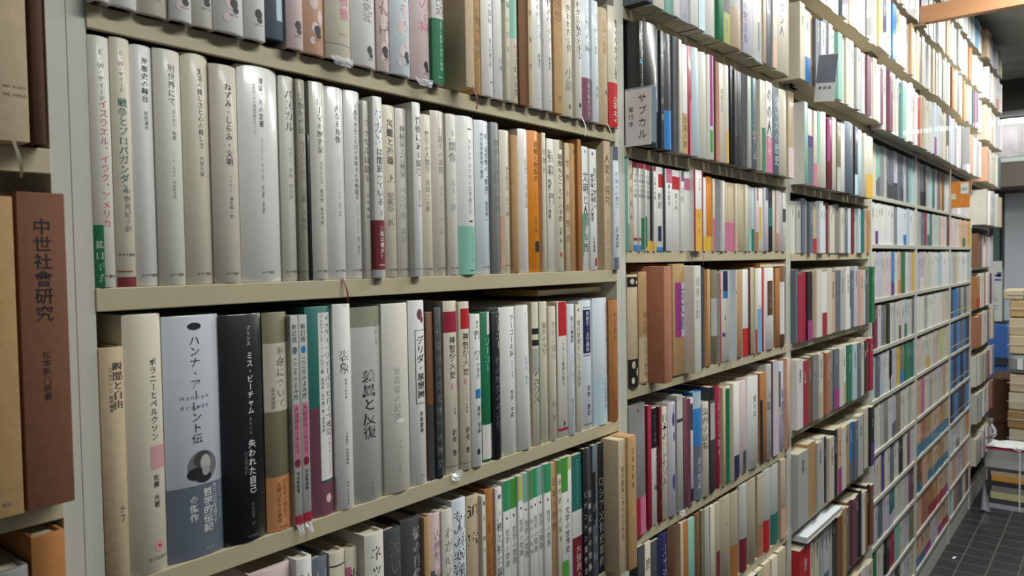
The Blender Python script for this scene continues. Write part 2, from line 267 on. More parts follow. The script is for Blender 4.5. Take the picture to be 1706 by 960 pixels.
def marks_on(mb, marks, wd, yf, z0, z1, base=0.0):
    """Printed matter lying on the spine between heights z0 and z1 (fractions count from the top)."""
    h = z1 - z0; lay = 0
    for mk in marks:
        lay += 1; e = base + 0.00012 + 0.00003 * lay; kind = mk[0]
        Y = lambda x: yf(max(-wd / 2, min(wd / 2, x))) - e
        if kind == 'p':
            _, x0, x1, f0, f1, c = mk; xa, xb = (x0 - .5) * wd * .998, (x1 - .5) * wd * .998; za, zb = z1 - f0 * h, z1 - f1 * h
            mb.sheet(lambda u, v: (xa + (xb - xa) * u, Y(xa + (xb - xa) * u), zb + (za - zb) * v), 6, 1, ink(c))
        elif kind == 'e':
            _, xc, f, rw, rh, c = mk; xc = (xc - .5) * wd; zc = z1 - f * h; rw /= 1000; rh /= 1000
            for q in range(4):                                        # four sectors of rings so the disc follows the curve
                vs = [(xc + r * rw * math.cos(q * math.pi / 2 + t * math.pi / 10), 0, zc + r * rh * math.sin(q * math.pi / 2 + t * math.pi / 10)) for r in (0.02, .5, 1) for t in range(6)]
                vs = [(max(-wd * .497, min(wd * .497, x)), Y(x), max(z0, min(z1, z))) for x, _, z in vs]
                mb.add(vs, [(a * 6 + t, a * 6 + t + 6, a * 6 + t + 7, a * 6 + t + 1) for a in (0, 1) for t in range(5)], ink(c))
        elif kind == 't':
            _, s, f0, f1, c, xf, bold, sw = mk; n = len(s); pitch = (f1 - f0) * h / n
            sz = pitch * (0.98 if n > 1 else 1); sx = min(sz * sw, wd * 0.86); sz = min(sz, sx * 1.25); xc = (xf - .5) * wd
            lim = wd / 2 - sx * 0.46; xc = max(-lim, min(lim, xc)) if lim > 0 else 0
            for i, ch in enumerate(s):
                if ch in ' 　': continue
                v, f = glyph(ch, bool(bold)); zc = z1 - f0 * h - (i + .5) * pitch
                if f: mb.add([(xc + a * sx, Y(xc + a * sx), zc + b * sz) for a, b in v], f, ink(c))
        elif kind == 'h':
            _, s, f, size, c, xf, bold = mk; size /= 1000; adv = [0.62 if ord(ch) < 0x2000 else 1.0 for ch in s]
            tot = sum(adv) * size; k = min(1.0, wd * 0.9 / tot); size *= 1 if k > .8 else max(k, .55); kx = min(size, wd * .9 / sum(adv)); xc = (xf - .5) * wd - sum(adv) * kx / 2
            xc = max(-wd * .46, min(wd * .46 - sum(adv) * kx, xc)); zc = z1 - f * h
            for ch, a in zip(s, adv):
                if ch not in ' 　':
                    v, fc = glyph(ch, bool(bold))
                    if fc: mb.add([(xc + (a / 2 + p) * kx, Y(xc + (a / 2 + p) * kx), zc + q * size) for p, q in v], fc, ink(c))
                xc += a * kx
def film(parent, wd, z, up, seed):
    """A crumpled flap of clear wrapping sticking out above or below the spine."""
    rnd = random.Random(seed); mb = MB(); sg = 1 if up else -1; nz = [[rnd.uniform(-1, 1) for _ in range(7)] for _ in range(5)]
    mb.sheet(lambda u, v: ((u - .5) * wd * (.95 - .3 * v), -0.0012 - 0.004 * v + 0.0022 * nz[round(v * 4)][round(u * 6)] * (v > 0), z + sg * (0.0105 * v - 0.002) + 0.0012 * nz[round(v * 4)][round(u * 6)]), 6, 4, CLEAR)
    mb.build('plastic_wrap', parent)
def ribbon(parent, x, y, z, code, ln=0.03):
    mb = MB(); mb.sheet(lambda u, v: (x + (u - .5) * 0.0024 + 0.004 * math.sin(v * 2.2) * v, y - 0.0015 - 0.006 * math.sin(v * 2.6), z + 0.002 - ln * v), 1, 8, ink(code)); mb.build('bookmark_ribbon', parent)
def book(x0, x1, y, z, h, col, kind, marks, o):
    wd = x1 - x0; depth = o.get('d', 0.15 if kind == 's' else 0.132); b, yf = spine_curve(wd, kind)
    cover = jacket(col, o.get('gloss')); mb = MB()
    prints = [m for m in marks if m[0] != 'b']; bands = [m for m in marks if m[0] == 'b']
    ob = empty('slipcased_book' if kind == 's' else 'hardback_book' if kind == 'h' else 'paperback_book', ((x0 + x1) / 2, y, z + .0003))
    if kind == 's':
        mb.box(-wd / 2, wd / 2, 0, depth, 0, h, cover, 0.0009)
        yf = lambda x: 0.0
    else:
        t = 0.0024 if kind == 'h' and wd > .012 else min(0.0012, wd * .14)
        u_strip(mb, wd, b, yf, depth, 0, h, 0.0, t, cover, soft=0.0011)
    marks_on(mb, prints, wd, yf, 0, h)
    mb.build('case' if kind == 's' else 'dust_jacket' if kind == 'h' else 'cover', ob, smooth=math.radians(40))
    if 'lean' in o: ob.rotation_euler = (0, math.radians(o['lean']), 0)
    if kind == 's':
        cb = MB(); cb.box(-wd / 2 + .0006, wd / 2 - .0006, depth * .25, depth - .002, h - .0002, h + .0005, cover); cb.build('case_end', ob)
    else:
        e = 0.0032 if kind == 'h' else 0.0004; pb = MB(); pg = PAGE if 'page' not in o else paint(PAL[o['page']][1], 0.8, 0.2, 30)  # some dark 'page' tints paint the shade under overhanging books into the paper
        pb.box(-wd / 2 + t * 1.05, wd / 2 - t * 1.05, b + t * 1.2, depth - .004, e, h - e, pg); block = pb.build('page_block', ob)
    for bd in bands:
        _, f0, f1, c, mk = bd; f1 = min(f1, 1.0); bb = MB(); x1b = 1.0 if 'bandw' not in o else -1 + 2 * o['bandw']
        u_strip(bb, wd, b, yf, depth * .6, h * (1 - f1) + .0006, h * (1 - f0), 0.0003, 0.0, jacket(c), x1=x1b)
        marks_on(bb, mk, wd, yf, h * (1 - f1), h * (1 - f0), 0.0003); bb.build('paper_band', ob, smooth=math.radians(40))
    if o.get('plastic'): film(ob, wd, h if o['plastic'] == 2 else 0.0, o['plastic'] == 2, int(x0 * 1e5))
    if o.get('slip'):
        sb = MB(); sb.sheet(lambda u, v: (wd * (.35 + .5 * v * (1 - u) + .06 * math.sin(u * 9)), -.0012 - .007 * v * (1 - u), .004 + .088 * (1 - u) + .004 * v), 8, 4, ink('MI')); sb.build('torn_slip', ob)
    if 'ribbon' in o: ribbon(ob if kind == 's' else block, wd * .1, yf(wd * .1), 0.0, o['ribbon'])
    return ob
BOOKS = [('books in the narrow end bay', [
(-837, -531, -222, 15990, 2100, 'LT', 's', 'pale tan slipcase with faded print at the edge of the narrow end bay', [('t', '文庫論', 0.1, 0.22, 'B', 0.62, 0, 1.0), ('t', 'ソ連の歴史', 0.3, 0.42, 'B', 0.7, 0, 1.0), ('h', 'NEW BOOKS', 0.8, 3, 'B', 0.75, 0), ('h', 'THE WORLD', 0.83, 3, 'B', 0.75, 0)], {'gloss': 0, 'ribbon': 'OL'}),
(-486, -404, -200, 15990, 2060, 'DB', 'h', 'dark brown cloth spine squeezed against the pale upright of the narrow bay', [], {'gloss': 0})]),
('books in the narrow end bay', [
(-1089, -703, -322, 13120, 2436, 'T', 's', 'tan slipcase on the lower shelf beside the big dark brown slipcase', [('h', '書店', 0.96, 3, 'SL', 0.7, 0)], {'gloss': 0}),
(-671, -331, -300, 13120, 2479, 'RB', 's', 'big dark brown slipcase with black lettering beside the pale upright', [('t', '中世社會研究', 0.08, 0.41, 'K', 0.5, 1, 1.0), ('t', '松本新八郎著', 0.5, 0.66, 'K', 0.5, 0, 1.0)], {'gloss': 0})]),
('books in the narrow end bay', [
(-965, -646, -222, 10500, 2168, 'G', 'h', 'grey book in shadow under the tan slipcase of the narrow bay', [], {}),
(-614, -371, -200, 10500, 2367, 'OB', 'h', 'orange-brown book under the big dark brown slipcase', [], {'gloss': 0})]),
('books above the long white row', [
(5, 132, -162, 17260, 2050, 'W', 'h', 'white hardback, first from left on the shelf above the long white row', [], {}),
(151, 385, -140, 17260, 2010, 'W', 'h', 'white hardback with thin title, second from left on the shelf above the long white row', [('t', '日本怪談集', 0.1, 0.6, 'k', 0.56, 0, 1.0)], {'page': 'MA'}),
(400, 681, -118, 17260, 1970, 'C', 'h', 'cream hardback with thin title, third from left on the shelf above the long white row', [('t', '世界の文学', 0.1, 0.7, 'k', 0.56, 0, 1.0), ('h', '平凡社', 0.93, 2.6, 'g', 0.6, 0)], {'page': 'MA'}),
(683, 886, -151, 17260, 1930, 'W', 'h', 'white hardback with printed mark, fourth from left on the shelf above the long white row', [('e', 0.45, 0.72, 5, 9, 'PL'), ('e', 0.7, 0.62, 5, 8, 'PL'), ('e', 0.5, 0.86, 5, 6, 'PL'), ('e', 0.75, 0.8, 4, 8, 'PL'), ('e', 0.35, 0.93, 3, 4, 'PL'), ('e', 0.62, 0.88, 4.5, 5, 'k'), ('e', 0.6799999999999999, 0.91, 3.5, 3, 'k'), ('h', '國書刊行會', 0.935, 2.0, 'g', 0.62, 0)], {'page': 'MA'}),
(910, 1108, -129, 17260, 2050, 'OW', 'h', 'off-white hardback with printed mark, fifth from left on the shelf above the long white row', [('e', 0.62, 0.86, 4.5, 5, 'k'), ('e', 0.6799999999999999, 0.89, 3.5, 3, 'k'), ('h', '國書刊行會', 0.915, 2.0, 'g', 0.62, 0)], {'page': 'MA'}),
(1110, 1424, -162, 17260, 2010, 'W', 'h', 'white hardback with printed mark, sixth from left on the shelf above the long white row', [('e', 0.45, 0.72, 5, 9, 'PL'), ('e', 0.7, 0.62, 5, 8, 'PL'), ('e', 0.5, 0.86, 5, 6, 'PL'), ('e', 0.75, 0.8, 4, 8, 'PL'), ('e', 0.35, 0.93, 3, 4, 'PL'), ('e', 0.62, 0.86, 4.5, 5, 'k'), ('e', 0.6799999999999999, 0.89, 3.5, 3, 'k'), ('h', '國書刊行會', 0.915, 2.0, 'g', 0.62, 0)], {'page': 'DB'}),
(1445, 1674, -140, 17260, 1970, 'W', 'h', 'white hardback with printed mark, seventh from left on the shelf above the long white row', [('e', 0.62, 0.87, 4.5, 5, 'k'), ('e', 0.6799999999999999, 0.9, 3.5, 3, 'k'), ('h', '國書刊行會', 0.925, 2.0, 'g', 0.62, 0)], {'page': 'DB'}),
(1695, 1915, -118, 17320, 1930, 'SL', 'h', 'slate-grey hardback, eighth from left on the shelf above the long white row', [('p', 0.5, 0.85, 0.5, 0.9, 'PB')], {'page': 'T'}),
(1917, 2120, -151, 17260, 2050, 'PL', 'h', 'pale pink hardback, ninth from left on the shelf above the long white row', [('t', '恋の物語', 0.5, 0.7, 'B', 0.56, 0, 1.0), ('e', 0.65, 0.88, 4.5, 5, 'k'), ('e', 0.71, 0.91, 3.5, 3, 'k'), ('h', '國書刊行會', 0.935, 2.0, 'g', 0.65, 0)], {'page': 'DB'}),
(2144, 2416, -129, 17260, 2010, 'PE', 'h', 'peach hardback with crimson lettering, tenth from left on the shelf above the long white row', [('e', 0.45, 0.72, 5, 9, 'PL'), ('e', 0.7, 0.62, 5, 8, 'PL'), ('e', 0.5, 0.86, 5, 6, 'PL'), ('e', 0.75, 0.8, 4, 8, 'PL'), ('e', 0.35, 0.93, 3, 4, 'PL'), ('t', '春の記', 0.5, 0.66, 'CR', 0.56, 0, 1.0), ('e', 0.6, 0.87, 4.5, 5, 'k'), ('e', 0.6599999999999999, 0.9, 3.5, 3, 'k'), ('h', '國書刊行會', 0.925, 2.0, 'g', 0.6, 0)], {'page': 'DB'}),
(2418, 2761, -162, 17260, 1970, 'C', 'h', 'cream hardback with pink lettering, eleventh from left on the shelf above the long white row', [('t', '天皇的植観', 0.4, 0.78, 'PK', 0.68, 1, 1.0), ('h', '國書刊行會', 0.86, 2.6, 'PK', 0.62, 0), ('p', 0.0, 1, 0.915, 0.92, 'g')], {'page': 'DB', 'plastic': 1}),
(2787, 3140, -140, 17260, 1930, 'W', 'h', 'white hardback with thin title, twelfth from left on the shelf above the long white row', [('t', '伊藤俊治', 0.5, 0.74, 'g', 0.55, 0, 1.0), ('t', 'クリステヴァ', 0.5, 0.75, 'g', 0.75, 0, 1.0), ('e', 0.68, 0.9, 4.5, 5, 'k'), ('e', 0.74, 0.93, 3.5, 3, 'k'), ('h', '國書刊行會', 0.9550000000000001, 2.0, 'g', 0.68, 0)], {'page': 'SB'}),
(3169, 3364, -118, 17260, 2050, 'PL', 'h', 'pale pink hardback, thirteenth from left on the shelf above the long white row', [('t', '女の花園', 0.35, 0.8, 'B', 0.55, 0, 1.0), ('e', 0.45, 0.72, 5, 9, 'PL'), ('e', 0.7, 0.62, 5, 8, 'PL'), ('e', 0.5, 0.86, 5, 6, 'PL'), ('e', 0.75, 0.8, 4, 8, 'PL'), ('e', 0.35, 0.93, 3, 4, 'PL'), ('e', 0.55, 0.88, 4.5, 5, 'k'), ('e', 0.6100000000000001, 0.91, 3.5, 3, 'k'), ('h', '國書刊行會', 0.935, 2.0, 'g', 0.55, 0)], {}),
(3366, 3684, -151, 17260, 2010, 'PW', 'h', 'pale blue-white hardback, fourteenth from left on the shelf above the long white row', [('t', '花と生きもの', 0.2, 0.75, 'PK', 0.65, 0, 1.0), ('e', 0.45, 0.72, 5, 9, 'PL'), ('e', 0.7, 0.62, 5, 8, 'PL'), ('e', 0.5, 0.86, 5, 6, 'PL'), ('e', 0.75, 0.8, 4, 8, 'PL'), ('e', 0.35, 0.93, 3, 4, 'PL'), ('e', 0.72, 0.88, 4.5, 5, 'k'), ('e', 0.78, 0.91, 3.5, 3, 'k'), ('h', '國書刊行會', 0.935, 2.0, 'g', 0.72, 0)], {'page': 'OL'}),
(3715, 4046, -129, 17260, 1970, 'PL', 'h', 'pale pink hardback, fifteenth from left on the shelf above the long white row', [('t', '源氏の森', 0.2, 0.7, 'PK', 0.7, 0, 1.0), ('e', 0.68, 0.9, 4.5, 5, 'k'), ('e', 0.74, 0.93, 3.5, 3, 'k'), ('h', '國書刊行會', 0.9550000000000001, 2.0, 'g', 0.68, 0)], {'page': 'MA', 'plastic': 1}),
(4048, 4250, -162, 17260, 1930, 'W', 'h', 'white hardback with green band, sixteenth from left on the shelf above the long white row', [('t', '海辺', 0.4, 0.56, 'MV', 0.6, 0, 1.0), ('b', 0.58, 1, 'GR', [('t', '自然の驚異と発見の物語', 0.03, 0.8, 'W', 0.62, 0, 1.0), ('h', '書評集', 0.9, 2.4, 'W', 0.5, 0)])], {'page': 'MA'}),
(4482, 4645, -300, 17260, 2050, 'LT', 's', 'light tan slipcase, seventeenth from left on the shelf above the long white row', [], {'gloss': 0, 'ribbon': 'MA'}),
(4862, 4997, -118, 17260, 2010, 'T', 'h', 'tan hardback with brown lettering, sixteenth from right on the shelf above the long white row', [('t', '記録文学の地平を歩く', 0.1, 0.85, 'B', 0.6, 0, 1.0)], {'gloss': 0}),
(4999, 5234, -151, 17260, 1970, 'W', 'h', 'white hardback with thin title, fifteenth from right on the shelf above the long white row', [('t', 'ひとりの部屋', 0.2, 0.5, 'g', 0.65, 0, 1.0), ('t', '富士川義之訳', 0.6, 0.8, 'g', 0.65, 0, 1.0), ('e', 0.7, 0.9, 3, 1, 'k')], {}),
(5274, 5469, -129, 17260, 1930, 'W', 'h', 'white hardback with thin title, fourteenth from right on the shelf above the long white row', [('t', '庭園', 0.1, 0.3, 'g', 0.6, 0, 1.0), ('t', '川本', 0.7, 0.8, 'g', 0.6, 0, 1.0)], {}),
(5471, 5562, -162, 17260, 2050, 'C', 'p', 'cream paperback with thin title, thirteenth from right on the shelf above the long white row', [('t', '評論のために', 0.2, 0.8, 'g', 0.55, 0, 1.0)], {}),
(5603, 5781, -140, 17260, 2010, 'C', 'h', 'cream hardback, twelfth from right on the shelf above the long white row', [('p', 0, 1, 0, 0.55, 'MI'), ('t', '小さな町の記憶', 0.58, 0.95, 'g', 0.7, 1, 1.0)], {'page': 'R'}),
(5823, 6006, -118, 17260, 1970, 'B', 's', 'brown slipcase, eleventh from right on the shelf above the long white row', [], {'gloss': 0}),
(6008, 6092, -151, 17260, 1930, 'LT', 'p', 'light tan paperback, tenth from right on the shelf above the long white row', [('t', '詩集成', 0.2, 0.8, 'B', 0.5, 0, 1.0)], {'gloss': 0}),
(6136, 6403, -129, 17260, 2050, 'W', 'h', 'white hardback with thin title, ninth from right on the shelf above the long white row', [('t', '時代のヴィス', 0.1, 0.5, 'k', 0.6, 0, 1.0), ('t', '訳者名', 0.6, 0.7, 'k', 0.6, 0, 1.0), ('h', '河出', 0.93, 2.4, 'g', 0.5, 0)], {'gloss': 1}),
(6405, 6603, -162, 17260, 2010, 'W', 'h', 'white hardback with thin title, eighth from right on the shelf above the long white row', [('t', '時代のヴィス', 0.1, 0.5, 'k', 0.55, 0, 1.0), ('t', '訳者名', 0.6, 0.7, 'k', 0.55, 0, 1.0), ('h', '河出', 0.93, 2.4, 'g', 0.5, 0)], {'gloss': 1}),
(6649, 6888, -140, 17260, 1970, 'T', 's', 'tan slipcase with brown lettering, seventh from right on the shelf above the long white row', [('t', '随想', 0.1, 0.3, 'B', 0.5, 0, 1.0), ('e', 0.6, 0.88, 3, 4, 'B')], {'gloss': 0}),
(6936, 7250, -118, 17260, 1930, 'C', 'h', 'cream hardback with thin title, sixth from right on the shelf above the long white row', [('t', '失われた子供', 0.1, 0.48, 'k', 0.5, 0, 1.0), ('t', '小説', 0.6, 0.8, 'g', 0.5, 0, 1.0), ('e', 0.5, 0.92, 3, 4, 'B')], {}),
(7252, 7423, -151, 17260, 2050, 'OW', 'h', 'off-white hardback with thin title, fifth from right on the shelf above the long white row', [('t', 'わが青春のとき', 0.1, 0.5, 'k', 0.4, 0, 1.0), ('t', 'ぼくらは', 0.3, 0.55, 'k', 0.7, 0, 1.0), ('e', 0.5, 0.9, 3, 4, 'k')], {'ribbon': 'W'}),
(7474, 7722, -129, 17260, 2010, 'PW', 'h', 'pale blue-white hardback, fourth from right on the shelf above the long white row', [('t', '言葉の森', 0.1, 0.45, 'TE', 0.6, 0, 1.0), ('b', 0.66, 1, 'MV', [('t', '語り明かす本', 0.1, 0.9, 'LI', 0.6, 0, 1.0)])], {}),
(7724, 7907, -162, 17260, 1970, 'PW', 'h', 'pale blue-white hardback, third from right on the shelf above the long white row', [('t', '木のうた', 0.1, 0.45, 'TE', 0.6, 0, 1.0), ('t', '作家', 0.7, 0.8, 'SL', 0.6, 0, 1.0)], {}),
(7960, 8262, -140, 17260, 1930, 'LT', 'h', 'light tan hardback, second from right on the shelf above the long white row', [('t', '日本の思想', 0.1, 0.4, 'OB', 0.5, 0, 1.0), ('e', 0.6, 0.72, 2, 4, 'k')], {'gloss': 0, 'ribbon': 'C'}),
(8317, 8613, -118, 17260, 2050, 'C', 'h', 'cream hardback with red band, last on the shelf above the long white row', [('t', '闇のなかの言葉', 0.1, 0.6, 'k', 0.7, 1, 1.0), ('b', 0.63, 1, 'R', [('t', '新装', 0.3, 0.9, 'W', 0.8, 0, 1.0)])], {'ribbon': 'C'})]),
('books in the long white row', [
(5, 176, -27, 14830, 2168, 'OW', 'h', 'off-white hardback with green band, first from left on the long white row', [('t', 'Ｅ・Ｗ・サイード', 0.05, 0.26, 'g', 0.56, 0, 1.0), ('t', 'イスラエル、イラク、アメリカ', 0.25, 0.76, 'R', 0.62, 0, 1.0), ('h', 'みすず書房', 0.955, 3.1, 'k', 0.6, 0), ('b', 0.75, 1.1, 'GR', [('t', '拡口干子', 0.22, 0.93, 'W', 0.22, 1, 0.62)])], {'bandw': 0.42}),
(196, 363, -5, 14830, 2197, 'C', 'h', 'cream hardback with thin title, second from left on the long white row', [('t', 'Ｅ・Ｗ・サイード', 0.05, 0.22, 'g', 0.5, 0, 1.0), ('t', '戦争とプロパガンダ２', 0.24, 0.62, 'TE', 0.52, 1, 1.0), ('t', '中野真紀子訳', 0.6, 0.78, 'g', 0.62, 0, 1.0), ('h', 'みすず書房', 0.87, 3, 'k', 0.6, 0), ('p', 0, 1, 0.96, 1, 'MA'), ('p', 0, 0.8, 0.935, 0.94, 'B')], {}),
(378, 575, 17, 14830, 2178, 'W', 'h', 'white hardback with bold title, third from left on the long white row', [('t', '海事史の舞台', 0.05, 0.235, 'k', 0.6, 1, 1.0), ('t', '別枝達夫', 0.27, 0.35, 'g', 0.62, 0, 1.0), ('h', 'みすず書房', 0.955, 3.1, 'k', 0.6, 0)], {'page': 'R'}),
(577, 828, -16, 14830, 2179, 'OW', 'h', 'off-white hardback with thin title, fourth from left on the long white row', [('t', '別世界にて', 0.06, 0.235, 'k', 0.6, 0, 1.0), ('t', 'エッセー／物語', 0.25, 0.38, 'g', 0.66, 0, 1.0), ('t', 'Ｃ・Ｓ・ルイス\u3000中村妙子訳', 0.43, 0.63, 'g', 0.6, 0, 1.0), ('h', 'みすず書房', 0.955, 3.1, 'k', 0.6, 0)], {}),
(851, 1120, 6, 14830, 2202, 'C', 'h', 'cream hardback with thin title, fifth from left on the long white row', [('t', '生活の貧しさと心の貧しさ', 0.06, 0.41, 'k', 0.62, 0, 1.0), ('t', '大塚久雄', 0.44, 0.53, 'g', 0.62, 0, 1.0), ('h', 'みすず書房', 0.955, 3.1, 'k', 0.6, 0)], {}),
(1122, 1404, -27, 14830, 2144, 'PT', 'h', 'pale tan hardback with bold title, sixth from left on the long white row', [('t', 'ねずみ・しらみ・文明', 0.08, 0.46, 'k', 0.6, 1, 1.0), ('t', 'ジンサー\u3000橋本雅一訳', 0.5, 0.7, 'g', 0.62, 0, 1.0), ('h', 'みすず書房', 0.955, 3.1, 'k', 0.6, 0)], {}),
(1431, 1887, -5, 14830, 2203, 'W', 'h', 'thick white hardback with thin title, seventh from left on the long white row', [('t', '建築、その変遷', 0.05, 0.28, 'k', 0.52, 0, 0.8), ('t', '古代ローマの建築空間をめぐって', 0.08, 0.32, 'lg', 0.36, 0, 1.0), ('t', 'ジークフリート・ギーディオン\u3000前川道郎\u3000玉井清訳', 0.33, 0.68, 'g', 0.52, 0, 1.0), ('h', 'みすず書房', 0.955, 3.1, 'k', 0.6, 0)], {'gloss': 1}),
(1910, 2097, 17, 14830, 2173, 'OW', 'h', 'off-white hardback with thin title, eighth from left on the long white row', [('t', 'パスカル', 0.06, 0.27, 'k', 0.6, 0, 1.0), ('t', 'ベガン\u3000平岡・安井訳', 0.34, 0.6, 'lg', 0.6, 0, 1.0), ('h', 'みすず書房', 0.955, 3.1, 'k', 0.6, 0)], {}),
(2099, 2205, -16, 14830, 2160, 'OG', 'h', 'olive-grey hardback with thin title, ninth from left on the long white row', [('t', '宗教年代記', 0.07, 0.27, 'g', 0.5, 0, 1.0), ('t', 'モーリアック\u3000宗教\u3000大塚訳', 0.3, 0.75, 'g', 0.6, 0, 1.0), ('h', 'みすず書房', 0.955, 3.1, 'k', 0.6, 0)], {}),
(2229, 2263, 6, 14830, 1594, 'K', 'p', 'slim black paperback, tenth from left on the long white row', [], {}),
(2265, 2460, -27, 14830, 2168, 'OW', 'h', 'off-white hardback with thin title, eleventh from left on the long white row', [('t', 'ローマの歴史家', 0.08, 0.36, 'k', 0.6, 0, 1.0), ('t', 'カラピニス\u3000藤沢他\u3000柴沢平訳', 0.4, 0.72, 'g', 0.62, 0, 1.0), ('h', 'みすず書房', 0.955, 3.1, 'k', 0.6, 0)], {'gloss': 1}),
(2485, 2746, -5, 14830, 2157, 'W', 'h', 'white hardback with thin title, twelfth from left on the long white row', [('t', '内なる肖像', 0.09, 0.29, 'k', 0.6, 0, 1.0), ('t', '一つのエッセー', 0.35, 0.43, 'lg', 0.6, 0, 1.0), ('t', 'Ｃ・Ｇ・ユング\u3000丸山・柴訳', 0.48, 0.67, 'g', 0.62, 0, 1.0), ('h', 'みすず書房', 0.955, 3.1, 'k', 0.6, 0)], {'gloss': 1, 'ribbon': 'MA'}),
(2772, 3002, 17, 14830, 2164, 'W', 'h', 'white hardback with thin title, thirteenth from left on the long white row', [('t', '赤ちゃんことばの全体さんを物語る', 0.1, 0.58, 'k', 0.62, 0, 1.0), ('t', 'ハインツ・ヴェルナー\u3000望月・福祥訳', 0.6, 0.87, 'g', 0.65, 0, 1.0), ('h', 'みすず書房', 0.955, 3.1, 'k', 0.6, 0)], {'gloss': 1}),
(3004, 3092, -16, 14830, 2071, 'OW', 'h', 'slim off-white hardback with thin title, fourteenth from left on the long white row', [('t', 'ラッセルは語る', 0.1, 0.46, 'k', 0.5, 0, 1.0), ('t', '山\u3000木\u3000洋\u3000訳', 0.52, 0.66, 'k', 0.5, 0, 1.0), ('h', 'みすず書房', 0.955, 3.1, 'k', 0.6, 0)], {}),
(3094, 3232, -100, 14830, 2124, 'W', 'h', 'white hardback with maroon band, fifteenth from left on the long white row', [('t', 'ラカン', 0.07, 0.27, 'BL', 0.5, 1, 1.8), ('t', 'は間違っている', 0.28, 0.6, 'k', 0.55, 1, 1.0), ('t', 'エヴァンス', 0.62, 0.73, 'k', 0.6, 0, 1.0), ('b', 0.68, 0.955, 'MA', [('t', '王様は裸か？', 0.1, 0.78, 'W', 0.6, 1, 1.0), ('h', '学樹書院', 0.9, 2.6, 'W', 0.65, 0)])], {}),
(3307, 3500, -27, 14830, 2069, 'C', 'h', 'cream hardback with bold title, sixteenth from left on the long white row', [('t', '災難と英雄\u3000上', 0.08, 0.45, 'k', 0.5, 1, 1.0), ('t', 'ロバート・ペイン', 0.5, 0.73, 'g', 0.66, 0, 1.0), ('t', '佐藤亮一訳', 0.5, 0.7, 'g', 0.4, 0, 1.0), ('h', 'みすず書房', 0.955, 3.1, 'k', 0.6, 0)], {}),
(3530, 3711, -5, 14830, 2067, 'OW', 'h', 'off-white hardback with thin title, seventeenth from left on the long white row', [('t', '神秘家と芸術家', 0.1, 0.41, 'g', 0.5, 0, 1.0), ('t', 'ベンツ他\u3000森訳', 0.46, 0.8, 'lg', 0.5, 0, 1.0), ('h', 'みすず書房', 0.955, 3.1, 'k', 0.6, 0)], {}),
(3713, 3847, -110, 14830, 2150, 'W', 'h', 'white hardback with bold title, eighteenth from left on the long white row', [('t', '背後にある思考', 0.08, 0.42, 'k', 0.6, 1, 1.0), ('t', '柴田治三郎', 0.5, 0.6, 'g', 0.62, 0, 1.0), ('h', 'みすず書房', 0.955, 3.1, 'k', 0.6, 0)], {}),
(3949, 4121, -16, 14830, 2050, 'C', 'h', 'cream hardback with thin title, nineteenth from left on the long white row', [('t', '哲学の人間学', 0.1, 0.36, 'g', 0.5, 0, 1.0), ('t', '木田・元訳', 0.4, 0.6, 'g', 0.5, 0, 1.0), ('h', 'みすず書房', 0.955, 3.1, 'k', 0.6, 0)], {}),
(4154, 4400, 6, 14830, 2133, 'PT', 'h', 'pale tan hardback with thin title, nineteenth from right on the long white row', [('t', '言語その本質', 0.1, 0.38, 'g', 0.6, 0, 1.0), ('t', 'ボチェンスキー訳', 0.45, 0.75, 'lg', 0.6, 0, 1.0), ('h', 'みすず書房', 0.955, 3.1, 'k', 0.6, 0)], {}),
(4402, 4595, -27, 14830, 2119, 'OW', 'h', 'off-white hardback with thin title, eighteenth from right on the long white row', [('t', '人間像', 0.1, 0.3, 'g', 0.5, 0, 1.0), ('t', 'ルー・訳', 0.4, 0.6, 'lg', 0.5, 0, 1.0), ('h', 'みすず書房', 0.955, 3.1, 'k', 0.6, 0)], {}),
(4597, 4931, -50, 14830, 2122, 'W', 'h', 'thick white hardback with mint green band, seventeenth from right on the long white row', [('p', 0.52, 0.75, 0.075, 0.082, 'k'), ('t', 'ラテンアメリカの文学者たち', 0.14, 0.62, 'g', 0.6, 0, 1.0), ('p', 0.52, 0.75, 0.655, 0.665, 'k'), ('b', 0.69, 1, 'MI', [('t', 'この時代に生きる人々の記録', 0.1, 0.75, 'SL', 0.72, 0, 1.0), ('p', 0.52, 0.8, 0.9, 0.92, 'k')])], {}),
(5019, 5313, 17, 14830, 2129, 'PW', 'h', 'pale blue-white hardback with thin title, sixteenth from right on the long white row', [('t', '形・治思想の「断面」', 0.08, 0.5, 'k', 0.68, 0, 1.0), ('t', '刊行会学術思想の書評', 0.08, 0.38, 'g', 0.35, 0, 1.0), ('t', '保田孝一', 0.52, 0.66, 'k', 0.65, 0, 1.0), ('h', 'みすず書房', 0.955, 3.1, 'k', 0.6, 0)], {}),
(5315, 5472, -16, 14830, 2128, 'G', 'h', 'grey hardback with thin title, fifteenth from right on the long white row', [('t', '歴史と記述の問題', 0.1, 0.6, 'g', 0.6, 0, 1.0)], {}),
(5525, 5744, 6, 14830, 2053, 'C', 'h', 'cream hardback with peach block, fourteenth from right on the long white row', [('t', 'ある若き日', 0.25, 0.42, 'g', 0.6, 0, 1.0), ('t', 'ルソー著', 0.46, 0.6, 'g', 0.6, 0, 1.0), ('p', 0, 0.3, 0.6, 0.95, 'PE'), ('p', 0, 0.95, 0.94, 0.945, 'OB')], {}),
(5746, 5900, -27, 14830, 2000, 'T', 'h', 'tan hardback, thirteenth from right on the long white row', [], {'gloss': 0}),
(5942, 6159, -5, 14830, 2120, 'W', 'h', 'white hardback with thin title, twelfth from right on the long white row', [('t', '自然と象徴論', 0.2, 0.55, 'lg', 0.9, 0, 1.0)], {'gloss': 1}),
